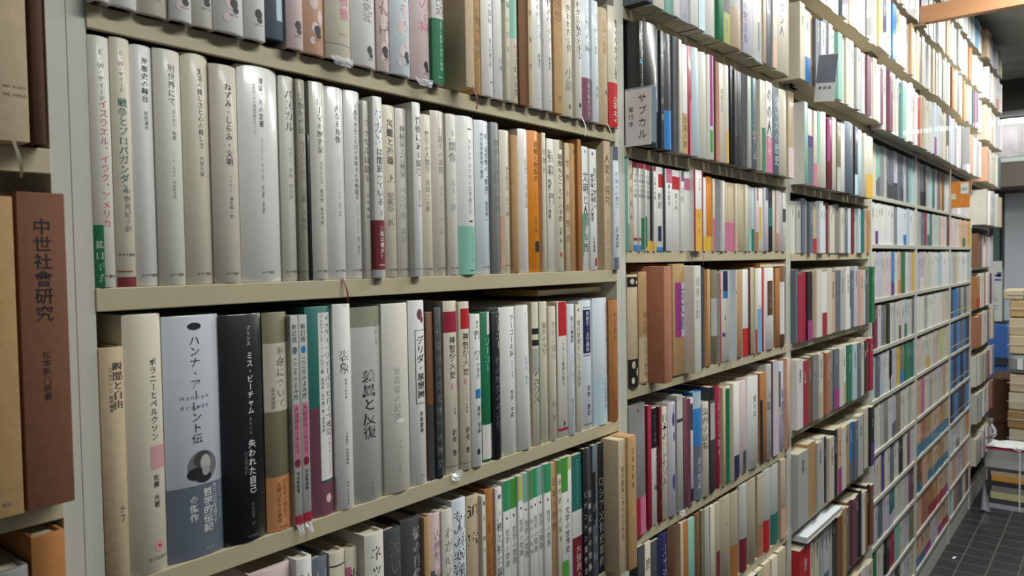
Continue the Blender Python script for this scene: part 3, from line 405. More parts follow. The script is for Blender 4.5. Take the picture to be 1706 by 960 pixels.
(6203, 6489, 17, 14830, 2133, 'O', 'h', 'orange hardback with thin title, eleventh from right on the long white row', [('t', '道徳と無垢史', 0.07, 0.36, 'k', 0.55, 0, 1.0), ('t', 'のジレンマ', 0.4, 0.55, 'B', 0.5, 0, 1.0), ('t', '戸田三著', 0.6, 0.72, 'B', 0.5, 0, 1.0), ('p', 0.4, 0.78, 0.78, 0.855, 'k'), ('p', 0, 1, 0.95, 0.955, 'OB')], {}),
(6491, 6584, -16, 14830, 2123, 'C', 'h', 'cream hardback with thin title, tenth from right on the long white row', [('t', '思想史', 0.1, 0.3, 'g', 0.5, 0, 1.0)], {}),
(6630, 6804, 6, 14830, 2057, 'OW', 'p', 'off-white paperback with thin title, ninth from right on the long white row', [('t', '宗教への道\u3000教養としての講義', 0.08, 0.6, 'k', 0.3, 0, 1.0), ('t', '信仰入門', 0.08, 0.5, 'g', 0.75, 0, 1.0)], {}),
(6806, 7052, -27, 14830, 2057, 'C', 'h', 'cream hardback with bold title, eighth from right on the long white row', [('p', 0.45, 1, 0, 0.07, 'OL'), ('t', '思想をどうとらえるか', 0.1, 0.62, 'k', 0.55, 1, 1.3), ('t', '中野\u3000収', 0.66, 0.78, 'k', 0.5, 0, 1.0), ('e', 0.5, 0.87, 2.5, 4, 'CR')], {}),
(7100, 7218, -5, 14830, 2039, 'LT', 'p', 'light tan paperback with brown lettering, seventh from right on the long white row', [('t', '世界の思想史', 0.1, 0.8, 'B', 0.5, 0, 1.0)], {'gloss': 0}),
(7267, 7439, 17, 14830, 2054, 'T', 'h', 'tan hardback with printed mark, sixth from right on the long white row', [('e', 0.7, 0.06, 2.5, 3, 'SL')], {'gloss': 0}),
(7441, 7547, -16, 14830, 2132, 'OB', 'p', 'orange-brown paperback, fifth from right on the long white row', [], {'gloss': 0, 'slip': 1}),
(7598, 7778, 6, 14830, 2040, 'W', 'p', 'white paperback with thin title, fourth from right on the long white row', [('e', 0.5, 0.04, 2.5, 2.5, 'SK'), ('t', '文明と人類', 0.2, 0.65, 'k', 0.5, 0, 1.0), ('t', '今西', 0.7, 0.85, 'k', 0.5, 0, 1.0)], {}),
(7780, 7985, -27, 14830, 2016, 'W', 'p', 'white paperback with bold title, third from right on the long white row', [('e', 0.4, 0.04, 2.8, 2.8, 'BL'), ('t', '絶対無の哲理と人間学', 0.2, 0.6, 'k', 0.3, 1, 1.0), ('t', '自己と他者の', 0.15, 0.5, 'k', 0.7, 0, 1.0), ('t', '小坂国継', 0.72, 0.85, 'k', 0.5, 0, 1.0), ('p', 0.6, 0.9, 0.9, 0.96, 'CR')], {}),
(8247, 8462, -5, 14830, 2202, 'LT', 's', 'light tan slipcase with brown lettering, second from right on the long white row', [('t', '人間の探究', 0.1, 0.5, 'B', 0.5, 0, 1.0), ('t', 'クロムベル', 0.6, 0.95, 'T', 0.5, 0, 1.0)], {'gloss': 0}),
(8464, 8633, -83, 14830, 2116, 'PW', 'h', 'pale blue-white hardback with slate-grey block, last on the long white row', [('p', 0, 1, 0, 0.11, 'SL'), ('t', '苦痛の心理学', 0.2, 0.5, 'BL', 0.5, 0, 1.0), ('t', '美濃部', 0.65, 0.82, 'k', 0.5, 0, 1.0), ('p', 0, 1, 0.9, 1, 'SL')], {})]),
('books under the long white row', [
(5, 208, -42, 12200, 2105, 'LT', 'h', 'light tan hardback, first from left on the shelf under the long white row', [('t', '瞬間と自由', 0.06, 0.26, 'k', 0.7, 1, 1.2), ('t', '（ベルクソン）哲学論考', 0.07, 0.27, 'k', 0.4, 0, 1.0), ('t', '９７', 0.66, 0.74, 'k', 0.72, 0, 1.0)], {'gloss': 0}),
(223, 568, -20, 12200, 2379, 'C', 'h', 'cream hardback with bold title, second from left on the shelf under the long white row', [('t', 'ポラニーとベルクソン', 0.17, 0.49, 'k', 0.72, 1, 1.0), ('p', 0.58, 1, 0.51, 0.6, 'DP'), ('t', '佐藤\u3000光著', 0.62, 0.75, 'k', 0.72, 1, 1.0), ('e', 0.75, 0.9, 5, 5.5, 'DP'), ('e', 0.75, 0.9, 1.6, 1.6, 'CR'), ('h', '教文館書店', 0.945, 3.6, 'g', 0.72, 0)], {}),
(590, 1152, 2, 12200, 2336, 'PW2', 'h', 'pale blue-grey hardback, third from left on the shelf under the long white row', [('e', 0.52, 0.045, 7, 3.5, 'k'), ('t', 'ハンナ・アーレント伝', 0.08, 0.53, 'k', 0.52, 0, 1.1), ('h', 'Ｈａｎｎａｈ', 0.335, 5, 'PU', 0.5, 0), ('h', 'Ａｒｅｎｄｔ', 0.375, 5, 'PU', 0.5, 0), ('e', 0.6, 0.625, 15, 15.5, 'g'), ('e', 0.6, 0.598, 9, 8.5, 'DG'), ('e', 0.655, 0.612, 5.5, 8, 'LG'), ('e', 0.47, 0.652, 8.5, 6, 'k'), ('e', 0.62, 0.672, 8, 5, 'k'), ('e', 0.655, 0.645, 4, 5, 'lg'), ('b', 0.7, 1, 'SL', [('t', '哲学的伝記', 0.06, 0.68, 'W', 0.68, 1, 1.25), ('t', 'の傑作', 0.12, 0.5, 'W', 0.42, 1, 1.0), ('t', 'エリザベス・ブルーエル', 0.0, 0.55, 'PW', 0.92, 0, 1.0), ('t', '本文は日本語です', 0.02, 0.6, 'PW', 0.82, 0, 1.0), ('h', '晶文社', 0.9, 3, 'LG', 0.7, 0)])], {'gloss': 1}),
(1154, 1605, -31, 12200, 2316, 'K', 'h', 'black hardback with white lettering, fourth from left on the shelf under the long white row', [('t', 'プリンス', 0.05, 0.14, 'W', 0.62, 0, 1.0), ('t', 'ミス・ビーチャム', 0.165, 0.44, 'W', 0.64, 1, 1.0), ('t', 'あるいは', 0.45, 0.53, 'lg', 0.62, 0, 0.7), ('t', '失われた自己', 0.55, 0.79, 'W', 0.64, 1, 1.0), ('t', '児玉憲典訳', 0.6, 0.7, 'g', 0.48, 0, 1.0), ('t', '中央洋書\u3000訳', 0.83, 0.93, 'g', 0.62, 0, 1.0), ('h', '中央出版', 0.975, 3, 'g', 0.6, 0)], {'gloss': 1}),
(1633, 1922, -9, 12200, 2308, 'OL', 'h', 'olive hardback, fifth from left on the shelf under the long white row', [('p', 0, 1, 0.14, 0.45, 'C'), ('t', '革命について', 0.155, 0.44, 'k', 0.62, 0, 1.0), ('t', '志水速雄訳', 0.34, 0.44, 'g', 0.3, 0, 1.0), ('b', 0.75, 1, 'PO', [('t', '社会史の視点で', 0.05, 0.8, 'B', 0.66, 0, 1.0), ('t', '主題は生きる意味', 0.1, 0.85, 'B', 0.42, 0, 1.0), ('h', '筑摩書房', 0.93, 2.6, 'B', 0.6, 0)])], {}),
(1924, 2018, -42, 12200, 2265, 'LG', 'p', 'light grey paperback, sixth from left on the shelf under the long white row', [('t', '新訂版', 0.04, 0.13, 'k', 0.5, 0, 1.0), ('e', 0.5, 0.165, 3, 4, 'SL'), ('t', 'こころのよみ方', 0.2, 0.4, 'k', 0.5, 0, 1.0), ('p', 0.2, 0.85, 0.42, 0.72, 'PK'), ('t', '人間関係の手引き', 0.43, 0.66, 'MA', 0.52, 0, 1.0), ('e', 0.5, 0.7, 3.5, 4.5, 'MA'), ('t', '河合隼雄著', 0.74, 0.84, 'k', 0.5, 0, 1.0), ('p', 0, 1, 0.95, 1, 'CR')], {'plastic': 1}),
(2042, 2149, -20, 12200, 2262, 'LG', 'p', 'light grey paperback, seventh from left on the shelf under the long white row', [('t', '新訂版', 0.04, 0.13, 'k', 0.5, 0, 1.0), ('e', 0.5, 0.165, 3, 4, 'BL'), ('t', 'こころのよみ方', 0.2, 0.4, 'k', 0.5, 0, 1.0), ('p', 0.2, 0.85, 0.42, 0.72, 'PK'), ('t', '人間関係の手引き', 0.43, 0.66, 'MA', 0.52, 0, 1.0), ('e', 0.5, 0.7, 3.5, 4.5, 'MA'), ('t', '河合隼雄著', 0.74, 0.84, 'k', 0.5, 0, 1.0), ('p', 0, 1, 0.95, 1, 'CR')], {'plastic': 1}),
(2173, 2510, 2, 12200, 2338, 'TE', 'h', 'teal hardback with white block, eighth from left on the shelf under the long white row', [('p', 0.4, 0.93, 0.03, 0.83, 'W'), ('t', 'マックス・ウェーバーとドイツ政治', 0.035, 0.62, 'k', 0.77, 1, 1.15), ('t', '1890-1920', 0.63, 0.8, 'k', 0.77, 1, 1.0), ('t', 'ヴォルフガング・Ｊ・モムゼン著\u3000安世舟・五十嵐一郎・田中浩訳', 0.04, 0.6, 'k', 0.53, 0, 1.0), ('p', 0, 0.38, 0.48, 1, 'MV'), ('p', 0.94, 1, 0.5, 1, 'MV'), ('p', 0.38, 0.94, 0.84, 1, 'MV'), ('e', 0.68, 0.92, 4, 5, 'PL')], {}),
(2512, 2756, -31, 12200, 2350, 'W', 'h', 'white hardback with thin title, ninth from left on the shelf under the long white row', [('t', '表象', 0.22, 0.34, 'k', 0.5, 0, 1.0), ('t', '構造と出来事', 0.36, 0.46, 'k', 0.55, 1, 0.6), ('t', '小林康夫・松浦寿輝編', 0.62, 0.78, 'g', 0.55, 0, 1.0), ('t', '東京大学出版会', 0.86, 0.98, 'k', 0.55, 0, 0.6)], {}),
(2782, 3227, -9, 12200, 2294, 'LG', 'h', 'light grey hardback, tenth from left on the shelf under the long white row', [('t', '差異と反復', 0.32, 0.68, 'k', 0.5, 1, 1.25), ('t', 'ドゥルーズ', 0.06, 0.2, 'g', 0.8, 0, 1.0), ('p', 0.0, 1, 0.0, 0.1, 'OG'), ('t', '財津理訳', 0.9, 0.98, 'g', 0.55, 0, 0.6)], {}),
(3229, 3646, -42, 12200, 2314, 'OW', 'h', 'off-white hardback with thin title, eleventh from left on the shelf under the long white row', [('t', '至高者の記述', 0.33, 0.62, 'lg', 0.45, 0, 1.0), ('t', 'ブランショ著', 0.72, 0.9, 'lg', 0.5, 0, 1.0), ('e', 0.55, 0.62, 7, 3, 'W')], {}),
(3677, 3948, -20, 12200, 2331, 'W', 'h', 'white hardback with bold title, twelfth from left on the shelf under the long white row', [('e', 0.6, 0.075, 5, 7, 'MV'), ('e', 0.75, 0.105, 3, 4, 'MV'), ('p', 0.28, 0.97, 0.16, 0.163, 'k'), ('p', 0.28, 0.97, 0.555, 0.558, 'k'), ('p', 0.28, 0.31, 0.16, 0.557, 'k'), ('t', 'デリダ', 0.19, 0.34, 'k', 0.62, 1, 1.3), ('t', 'の', 0.35, 0.38, 'k', 0.62, 0, 1.0), ('t', '思想圏', 0.39, 0.53, 'k', 0.62, 1, 1.3), ('t', '斉藤慶典', 0.6, 0.72, 'k', 0.6, 0, 1.0), ('h', '平凡社', 0.95, 2.6, 'g', 0.6, 0)], {}),
(3980, 4099, 2, 12200, 2173, 'B', 'h', 'brown hardback, thirteenth from left on the shelf under the long white row', [('p', 0, 1, 0.55, 1, 'DG')], {}),
(4101, 4219, -31, 12200, 2221, 'DG', 'h', 'dark grey hardback, fourteenth from left on the shelf under the long white row', [('t', '古代都市の夢と現実の歴史', 0.03, 0.95, 'G', 0.5, 0, 1.0)], {}),
(4309, 4562, -9, 12200, 2291, 'C', 'h', 'cream hardback with crimson block, fifteenth from left on the shelf under the long white row', [('p', 0, 0.9, 0.06, 0.18, 'CR'), ('t', '神智学大要', 0.2, 0.45, 'k', 0.5, 1, 1.0), ('e', 0.55, 0.49, 4.5, 5, 'PL'), ('t', 'Ⅰ', 0.47, 0.51, 'R', 0.55, 0, 1.0), ('t', 'エーテル体篇', 0.53, 0.66, 'k', 0.6, 0, 0.7), ('t', '訳者\u3000集', 0.74, 0.9, 'k', 0.55, 0, 1.0), ('p', 0, 1, 0.955, 0.96, 'g')], {'plastic': 1}),
(4564, 4764, -42, 12200, 2272, 'C', 'h', 'cream hardback with red block, fifteenth from right on the shelf under the long white row', [('p', 0.1, 0.95, 0.04, 0.16, 'R'), ('t', '神智学大要', 0.18, 0.44, 'k', 0.5, 1, 1.0), ('e', 0.5, 0.47, 4, 5, 'PL'), ('t', 'Ⅱ', 0.45, 0.49, 'R', 0.5, 0, 1.0), ('t', 'アストラル体篇', 0.51, 0.66, 'k', 0.5, 0, 0.7), ('t', '訳者\u3000集', 0.74, 0.9, 'k', 0.55, 0, 1.0), ('p', 0, 1, 0.955, 0.96, 'g')], {}),
(4766, 4965, -60, 12200, 2091, 'W', 'h', 'white hardback with thin title, fourteenth from right on the shelf under the long white row', [('t', '現代', 0.04, 0.1, 'g', 0.55, 0, 1.0), ('t', '哲\u3000学', 0.1, 0.3, 'k', 0.55, 0, 1.0), ('t', 'の余白', 0.31, 0.42, 'k', 0.6, 0, 1.0), ('p', 0.3, 0.85, 0.49, 0.55, 'BL'), ('t', '講座三浦編', 0.6, 0.78, 'k', 0.6, 0, 1.0), ('e', 0.5, 0.9, 3, 4, 'k')], {}),
(5049, 5241, 2, 12200, 2104, 'GR', 'h', 'green hardback with white block, thirteenth from right on the shelf under the long white row', [('p', 0.5, 0.9, 0, 0.15, 'W'), ('t', 'フーコー', 0.17, 0.4, 'W', 0.55, 0, 1.0), ('p', 0, 1, 0.75, 0.98, 'W')], {}),
(5243, 5412, -31, 12200, 2094, 'K', 'h', 'black hardback with white lettering, twelfth from right on the shelf under the long white row', [('t', 'フーコー', 0.02, 0.25, 'W', 0.75, 1, 1.0), ('t', '性の歴史の考古学', 0.3, 0.8, 'g', 0.6, 0, 1.0)], {}),
(5452, 5823, -9, 12200, 2143, 'W', 'h', 'white hardback with bold title, eleventh from right on the shelf under the long white row', [('t', 'フーコーの声', 0.05, 0.34, 'k', 0.62, 1, 1.0), ('t', '思考の風景', 0.36, 0.48, 'k', 0.62, 0, 0.6), ('t', '哲学・中森', 0.56, 0.75, 'k', 0.58, 0, 1.0)], {}),
(5825, 6120, -42, 12208, 2143, 'W', 'h', 'white hardback, tenth from right on the shelf under the long white row', [('t', 'サラ・コフマン', 0.05, 0.2, 'SK', 0.6, 0, 1.0), ('t', '石井洋二郎訳', 0.35, 0.55, 'SK', 0.6, 0, 1.0)], {'lean': -1.0}),
(6186, 6366, -20, 12200, 2179, 'C', 'h', 'cream hardback, ninth from right on the shelf under the long white row', [('p', 0, 0.72, 0.18, 0.22, 'k'), ('p', 0, 0.72, 0.26, 0.3, 'k'), ('p', 0, 0.72, 0.32, 0.5, 'LG'), ('t', 'デュラス', 0.45, 0.7, 'k', 0.4, 1, 1.0), ('p', 0.72, 1, 0, 1, 'GR')], {}),
(6411, 6597, 2, 12200, 2176, 'C', 'h', 'cream hardback with thin title, eighth from right on the shelf under the long white row', [('t', '審美の文学', 0.14, 0.38, 'k', 0.45, 0, 1.0)], {}),
(6599, 6774, -31, 12200, 2094, 'C', 'h', 'cream hardback with thin title, seventh from right on the shelf under the long white row', [('t', '歴史の都市', 0.1, 0.4, 'lg', 0.6, 0, 1.0), ('t', '山・著', 0.7, 0.85, 'g', 0.5, 0, 1.0)], {}),
(6821, 7084, -9, 12200, 2153, 'OW', 'p', 'off-white paperback with red block, sixth from right on the shelf under the long white row', [('p', 0.1, 0.95, 0, 0.25, 'R'), ('t', 'フランス革命を見る', 0.3, 0.62, 'k', 0.55, 0, 1.0), ('e', 0.6, 0.9, 2.5, 4, 'DG'), ('p', 0, 1, 0.93, 0.95, 'CR')], {}),
(7086, 7274, -42, 12200, 2104, 'PW', 'h', 'pale blue-white hardback, fifth from right on the shelf under the long white row', [('t', '記号学講義録', 0.09, 0.3, 'k', 0.5, 1, 1.2), ('t', 'ＭＤ０９Ｘ', 0.72, 0.85, 'k', 0.5, 0, 1.0), ('t', '人間の研究', 0.38, 0.6, 'PB', 0.5, 0, 1.0)], {}),
(7323, 7463, -20, 12200, 2082, 'C', 'p', 'cream paperback with thin title, fourth from right on the shelf under the long white row', [('e', 0.5, 0.04, 2.2, 2.6, 'SL'), ('t', '現代思想としての言語学', 0.12, 0.65, 'g', 0.5, 0, 1.0)], {}),
(7513, 7875, 2, 12200, 2135, 'PW', 'h', 'pale blue-white hardback, third from right on the shelf under the long white row', [('p', 0.2, 0.8, 0.07, 0.41, 'N'), ('t', '修辞学・文学講座', 0.08, 0.4, 'W', 0.5, 1, 1.0), ('p', 0.2, 0.8, 0.05, 0.055, 'N'), ('p', 0.2, 0.8, 0.425, 0.43, 'N'), ('t', '菅野・翻訳', 0.66, 0.9, 'k', 0.55, 0, 1.0), ('p', 0.2, 0.95, 0.96, 0.97, 'SL')], {}),
(7877, 8317, -31, 12200, 2157, 'PW', 'h', 'pale blue-white hardback, second from right on the shelf under the long white row', [('t', '言語の自由をめぐって', 0.03, 0.5, 'lg', 0.8, 0, 1.0), ('p', 0, 1, 0.62, 1, 'PB'), ('t', '岩波現代', 0.64, 0.9, 'SL', 0.75, 0, 1.0)], {'gloss': 1}),
(8346, 8626, -49, 12200, 2106, 'OB', 'h', 'orange-brown hardback with brown lettering, last on the shelf under the long white row', [('t', '哲学辞典', 0.1, 0.35, 'B', 0.55, 0, 1.0), ('e', 0.5, 0.85, 3, 6, 'R')], {'gloss': 0})]),
('books on the lowest shelf of the wide bay', [
(1387, 1882, -32, 9650, 2197, 'PL', 'h', 'thick pale pink hardback, first from left on the lowest wide-bay shelf', [], {}),
(1884, 2077, -120, 9650, 2216, 'W', 'h', 'white hardback with bold title, second from left on the lowest wide-bay shelf', [('t', 'ユーゴ物語', 0.06, 0.5, 'k', 0.5, 1, 1.0)], {}),
(2181, 2389, 12, 9650, 2090, 'SL', 'h', 'slate-grey hardback with thin title, third from left on the lowest wide-bay shelf', [('t', '日本の空', 0.05, 0.5, 'lg', 0.5, 0, 1.0)], {}),
(2391, 2598, -21, 9650, 2102, 'C', 'h', 'cream hardback with printed mark, fourth from left on the lowest wide-bay shelf', [('p', 0, 1, 0.07, 0.078, 'k'), ('e', 0.5, 0.16, 6, 5, 'lg')], {}),
(2623, 2797, 1, 9650, 2069, 'C', 'h', 'cream hardback with pink block, fifth from left on the lowest wide-bay shelf', [('p', 0, 0.35, 0.1, 1, 'PK'), ('t', '近代文学', 0.1, 0.5, 'k', 0.68, 1, 1.2)], {}),
(2799, 3086, -150, 9650, 2206, 'OW', 'h', 'off-white hardback with thin title, sixth from left on the lowest wide-bay shelf', [('t', 'ネットの中', 0.06, 0.5, 'k', 0.5, 0, 0.9)], {}),
(3218, 3480, -10, 9650, 2109, 'DG', 'h', 'dark grey hardback with thin title, seventh from left on the lowest wide-bay shelf', [('t', '深い河から', 0.06, 0.6, 'g', 0.6, 0, 1.0)], {}),
(3510, 3848, 12, 9650, 2146, 'DG', 'h', 'thick dark grey hardback with bold title, eighth from left on the lowest wide-bay shelf', [('t', '彼の肖像画とＡＢＣ', 0.05, 0.8, 'lg', 0.7, 1, 1.0)], {}),
(3850, 3955, -21, 9650, 2108, 'T', 'h', 'tan hardback, ninth from left on the lowest wide-bay shelf', [], {}),
(3987, 4173, 1, 9650, 2099, 'PL', 'h', 'pale pink hardback with slate-grey block, tenth from left on the lowest wide-bay shelf', [('p', 0, 0.3, 0.35, 1, 'SL'), ('t', '古典集', 0.1, 0.3, 'g', 0.6, 0, 1.0), ('t', '東京', 0.35, 0.55, 'B', 0.6, 1, 1.0)], {}),
(4175, 4365, -32, 9650, 2104, 'OW', 'h', 'off-white hardback with thin title, eleventh from left on the lowest wide-bay shelf', [('t', 'わが心のうち', 0.1, 0.6, 'g', 0.6, 0, 1.0)], {}),
(4400, 4671, -10, 9650, 2171, 'PW', 'h', 'pale blue-white hardback with thin title, twelfth from left on the lowest wide-bay shelf', [('t', 'ものの変容誌', 0.06, 0.55, 'k', 0.35, 0, 1.0), ('t', '日本文化', 0.1, 0.5, 'g', 0.8, 0, 1.0)], {}),
(4707, 4953, 12, 9650, 2141, 'LT', 'h', 'light tan hardback with bold title, thirteenth from left on the lowest wide-bay shelf', [('t', '追\u3000究', 0.05, 0.32, 'k', 0.45, 1, 1.2), ('t', '三枝', 0.5, 0.6, 'g', 0.6, 0, 1.0)], {}),
(4955, 5029, -21, 9650, 2109, 'OW', 'p', 'slim off-white paperback with thin title, fourteenth from left on the lowest wide-bay shelf', [('e', 0.5, 0.05, 2, 3, 'SL'), ('e', 0.5, 0.15, 2, 5, 'LI'), ('t', '夢の', 0.25, 0.4, 'g', 0.5, 0, 1.0)], {}),
(5067, 5248, 1, 9650, 2153, 'OB', 'h', 'orange-brown hardback with brown lettering, fifteenth from left on the lowest wide-bay shelf', [('t', '日本民俗学', 0.2, 0.7, 'B', 0.6, 0, 1.0)], {}),
(5250, 5385, -32, 9650, 2142, 'W', 'h', 'white hardback with thin title, sixteenth from left on the lowest wide-bay shelf', [('e', 0.5, 0.06, 3, 3.5, 'SL'), ('t', '人格と社会論', 0.15, 0.6, 'k', 0.5, 0, 1.0)], {}),
(5425, 5574, -10, 9650, 2197, 'W', 'p', 'white paperback with emerald green block, seventeenth from left on the lowest wide-bay shelf', [('p', 0, 1, 0, 0.2, 'EG'), ('e', 0.5, 0.25, 1.6, 2, 'k'), ('t', '哲学の問題', 0.32, 0.5800000000000001, 'g', 0.55, 0, 0.8)], {}),
(5608, 5754, 12, 9650, 2185, 'W', 'p', 'white paperback with bright green block, seventeenth from right on the lowest wide-bay shelf', [('p', 0, 1, 0, 0.2, 'LN'), ('e', 0.5, 0.25, 1.6, 2, 'k'), ('t', '哲学の問題', 0.32, 0.5800000000000001, 'g', 0.55, 0, 0.8)], {}),
(5756, 5869, -21, 9650, 2199, 'W', 'p', 'white paperback with yellow-green block, sixteenth from right on the lowest wide-bay shelf', [('p', 0, 1, 0, 0.17, 'YG'), ('e', 0.5, 0.22000000000000003, 1.6, 2, 'k'), ('t', '哲学の問題', 0.29000000000000004, 0.55, 'g', 0.55, 0, 0.8)], {}),
(5904, 6020, 1, 9650, 2201, 'W', 'p', 'white paperback with mint green block, fifteenth from right on the lowest wide-bay shelf', [('p', 0, 1, 0, 0.2, 'MI'), ('e', 0.5, 0.25, 1.6, 2, 'k'), ('t', '哲学の問題', 0.32, 0.5800000000000001, 'g', 0.55, 0, 0.8)], {}),
(6022, 6080, -32, 9650, 2227, 'W', 'p', 'slim white paperback with bright green block, fourteenth from right on the lowest wide-bay shelf', [('p', 0, 1, 0, 0.2, 'LN'), ('e', 0.5, 0.25, 1.6, 2, 'k'), ('t', '哲学の問題', 0.32, 0.5800000000000001, 'g', 0.55, 0, 0.8)], {}),
(6116, 6235, -10, 9650, 2227, 'W', 'p', 'white paperback with emerald green block, thirteenth from right on the lowest wide-bay shelf', [('p', 0, 1, 0, 0.2, 'EG'), ('e', 0.5, 0.25, 1.6, 2, 'k'), ('t', '哲学の問題', 0.32, 0.5800000000000001, 'g', 0.55, 0, 0.8)], {}),
(6272, 6394, 12, 9650, 2216, 'W', 'p', 'white paperback with mint green block, twelfth from right on the lowest wide-bay shelf', [('p', 0, 1, 0, 0.2, 'MI'), ('e', 0.5, 0.25, 1.6, 2, 'k'), ('t', '哲学の問題', 0.32, 0.5800000000000001, 'g', 0.55, 0, 0.8)], {}),
(6396, 6575, -21, 9650, 2229, 'W', 'p', 'white paperback with emerald green block, eleventh from right on the lowest wide-bay shelf', [('p', 0, 1, 0, 0.2, 'EG'), ('e', 0.5, 0.25, 1.6, 2, 'k'), ('t', '哲学の問題', 0.32, 0.5800000000000001, 'g', 0.55, 0, 0.8)], {}),
(6613, 6733, 1, 9650, 2208, 'T', 'p', 'tan paperback with brown lettering, tenth from right on the lowest wide-bay shelf', [('t', '日本の思想', 0.1, 0.5, 'B', 0.5, 0, 1.0)], {}),
(6735, 6832, -32, 9650, 2222, 'C', 'p', 'cream paperback with bright green block, ninth from right on the lowest wide-bay shelf', [('p', 0, 1, 0, 0.1, 'LN'), ('t', '近代史への試み', 0.12, 0.6, 'k', 0.6, 0, 1.0)], {}),
(6871, 7147, -10, 9650, 2223, 'W', 'p', 'white paperback with bright green block, eighth from right on the lowest wide-bay shelf', [('p', 0, 0.62, 0, 0.25, 'LN'), ('p', 0.62, 1, 0, 0.1, 'YG'), ('e', 0.6, 0.32, 1.6, 2, 'k'), ('t', '文学の世界史', 0.36, 0.7, 'k', 0.55, 0, 1.0), ('p', 0, 0.6, 0.75, 0.9, 'LN')], {}),
(7196, 7474, 12, 9650, 2190, 'W', 'p', 'white paperback with teal block, seventh from right on the lowest wide-bay shelf', [('p', 0, 1, 0, 0.42, 'TE'), ('t', 'ARCHITECTURE', 0.03, 0.38, 'MI', 0.55, 0, 1.0), ('p', 0, 1, 0.62, 1, 'MA'), ('t', '大辞典の', 0.68, 0.95, 'PL', 0.6, 0, 1.0)], {}),
(7476, 7585, -21, 9650, 2246, 'K', 'p', 'black paperback with bold title, sixth from right on the lowest wide-bay shelf', [('t', 'ビザンチン建築史', 0.3, 0.95, 'lg', 0.5, 1, 1.0)], {}),
(7627, 7745, 1, 9650, 2228, 'DG', 'p', 'dark grey paperback with cream lettering, fifth from right on the lowest wide-bay shelf', [('t', '日本文学の全集', 0.3, 0.95, 'C', 0.5, 1, 1.0)], {}),
(7747, 7898, -32, 9650, 2250, 'SL', 'p', 'slate-grey paperback with black block, fourth from right on the lowest wide-bay shelf', [('p', 0, 0.45, 0.2, 0.6, 'K'), ('t', '西洋美術', 0.4, 0.9, 'lg', 0.2, 0, 1.0)], {}),
(7942, 8122, -10, 9650, 2241, 'K', 'p', 'black paperback with thin title, third from right on the lowest wide-bay shelf', [('t', 'ロシア文化史事典', 0.25, 0.95, 'lg', 0.5, 0, 1.0)], {}),
(8124, 8352, -300, 9650, 2299, 'LT', 's', 'light tan slipcase with brown lettering, second from right on the lowest wide-bay shelf', [('t', '現代建築のひろがり大系', 0.2, 0.75, 'B', 0.55, 0, 1.0)], {'gloss': 0}),
(8354, 8633, -350, 9650, 2317, 'T', 's', 'tan slipcase with brown lettering, last on the lowest wide-bay shelf', [('t', '日本史料集', 0.08, 0.4, 'B', 0.6, 0, 0.7)], {'gloss': 0})]),
('books on the overhanging shelf', [
(8955, 9179, -472, 19460, 2150, 'SL', 'p', 'slate-grey paperback, first from left on the overhanging shelf, second bay', [], {'page': 'DG', 'd': 0.12}),
(9242, 9645, -450, 19460, 2110, 'OW', 'p', 'thick off-white paperback, second from left on the overhanging shelf, second bay', [], {'d': 0.12}),
(9711, 9991, -428, 19460, 2070, 'MI', 'p', 'mint green paperback, third from left on the overhanging shelf, second bay', [], {'d': 0.12}),
(9993, 10238, -461, 19460, 2030, 'W', 'p', 'white paperback, fourth from left on the overhanging shelf, second bay', [], {'d': 0.12}),
(10295, 10658, -439, 19460, 2150, 'LI', 'p', 'thick lilac paperback with printed mark, fifth from left on the overhanging shelf, second bay', [('e', 0.5, 0.95, 3, 6, 'TE')], {'d': 0.12}),
(10660, 11005, -472, 19460, 2110, 'W', 'p', 'thick white paperback, sixth from left on the overhanging shelf, second bay', [], {'d': 0.12}),
(11065, 11350, -450, 19460, 2070, 'SL', 'p', 'slate-grey paperback with pale blue block, seventh from left on the overhanging shelf, second bay', [('p', 0, 1, 0, 1, 'PB')], {'d': 0.12}),
(11412, 11967, -428, 19460, 2030, 'W', 'h', 'thick white hardback, eighth from left on the overhanging shelf, second bay', [], {'d': 0.12}),
(11969, 12217, -461, 19460, 2150, 'GR', 'p', 'green paperback, ninth from left on the overhanging shelf, second bay', [], {'d': 0.12}),
(12283, 12590, -439, 19460, 2110, 'YG', 'p', 'yellow-green paperback with dark grey block, eighth from right on the overhanging shelf, second bay', [('p', 0, 1, 0, 0.7, 'DG'), ('t', '文学', 0.75, 0.9, 'OL', 0.5, 0, 1.0)], {'d': 0.12}),
(12592, 13201, -472, 19460, 2070, 'LT', 'h', 'light tan hardback with light grey block, seventh from right on the overhanging shelf, second bay', [('p', 0, 1, 0, 0.6, 'LG')], {'d': 0.12}),
(13272, 13802, -450, 19460, 2030, 'LI', 'p', 'thick lilac paperback with purple lettering, sixth from right on the overhanging shelf, second bay', [('t', '星座の物語集', 0.2, 0.9, 'PU', 0.25, 0, 1.0)], {'d': 0.12}),
(13876, 14436, -428, 19460, 2150, 'W', 'p', 'thick white paperback, fifth from right on the overhanging shelf, second bay', [('p', 0.55, 0.7, 0.6, 0.9, 'SL')], {'gloss': 1, 'plastic': 1, 'd': 0.12}),
(14438, 14608, -461, 19460, 2110, 'LT', 'p', 'light tan paperback, fourth from right on the overhanging shelf, second bay', [], {'d': 0.12}),
(14687, 15014, -439, 19460, 2070, 'SL', 'p', 'slate-grey paperback, third from right on the overhanging shelf, second bay', [], {'d': 0.12}),
(15016, 15277, -472, 19460, 2030, 'C', 'p', 'cream paperback with peach block, second from right on the overhanging shelf, second bay', [('p', 0, 1, 0.68, 1, 'PE')], {'d': 0.12}),
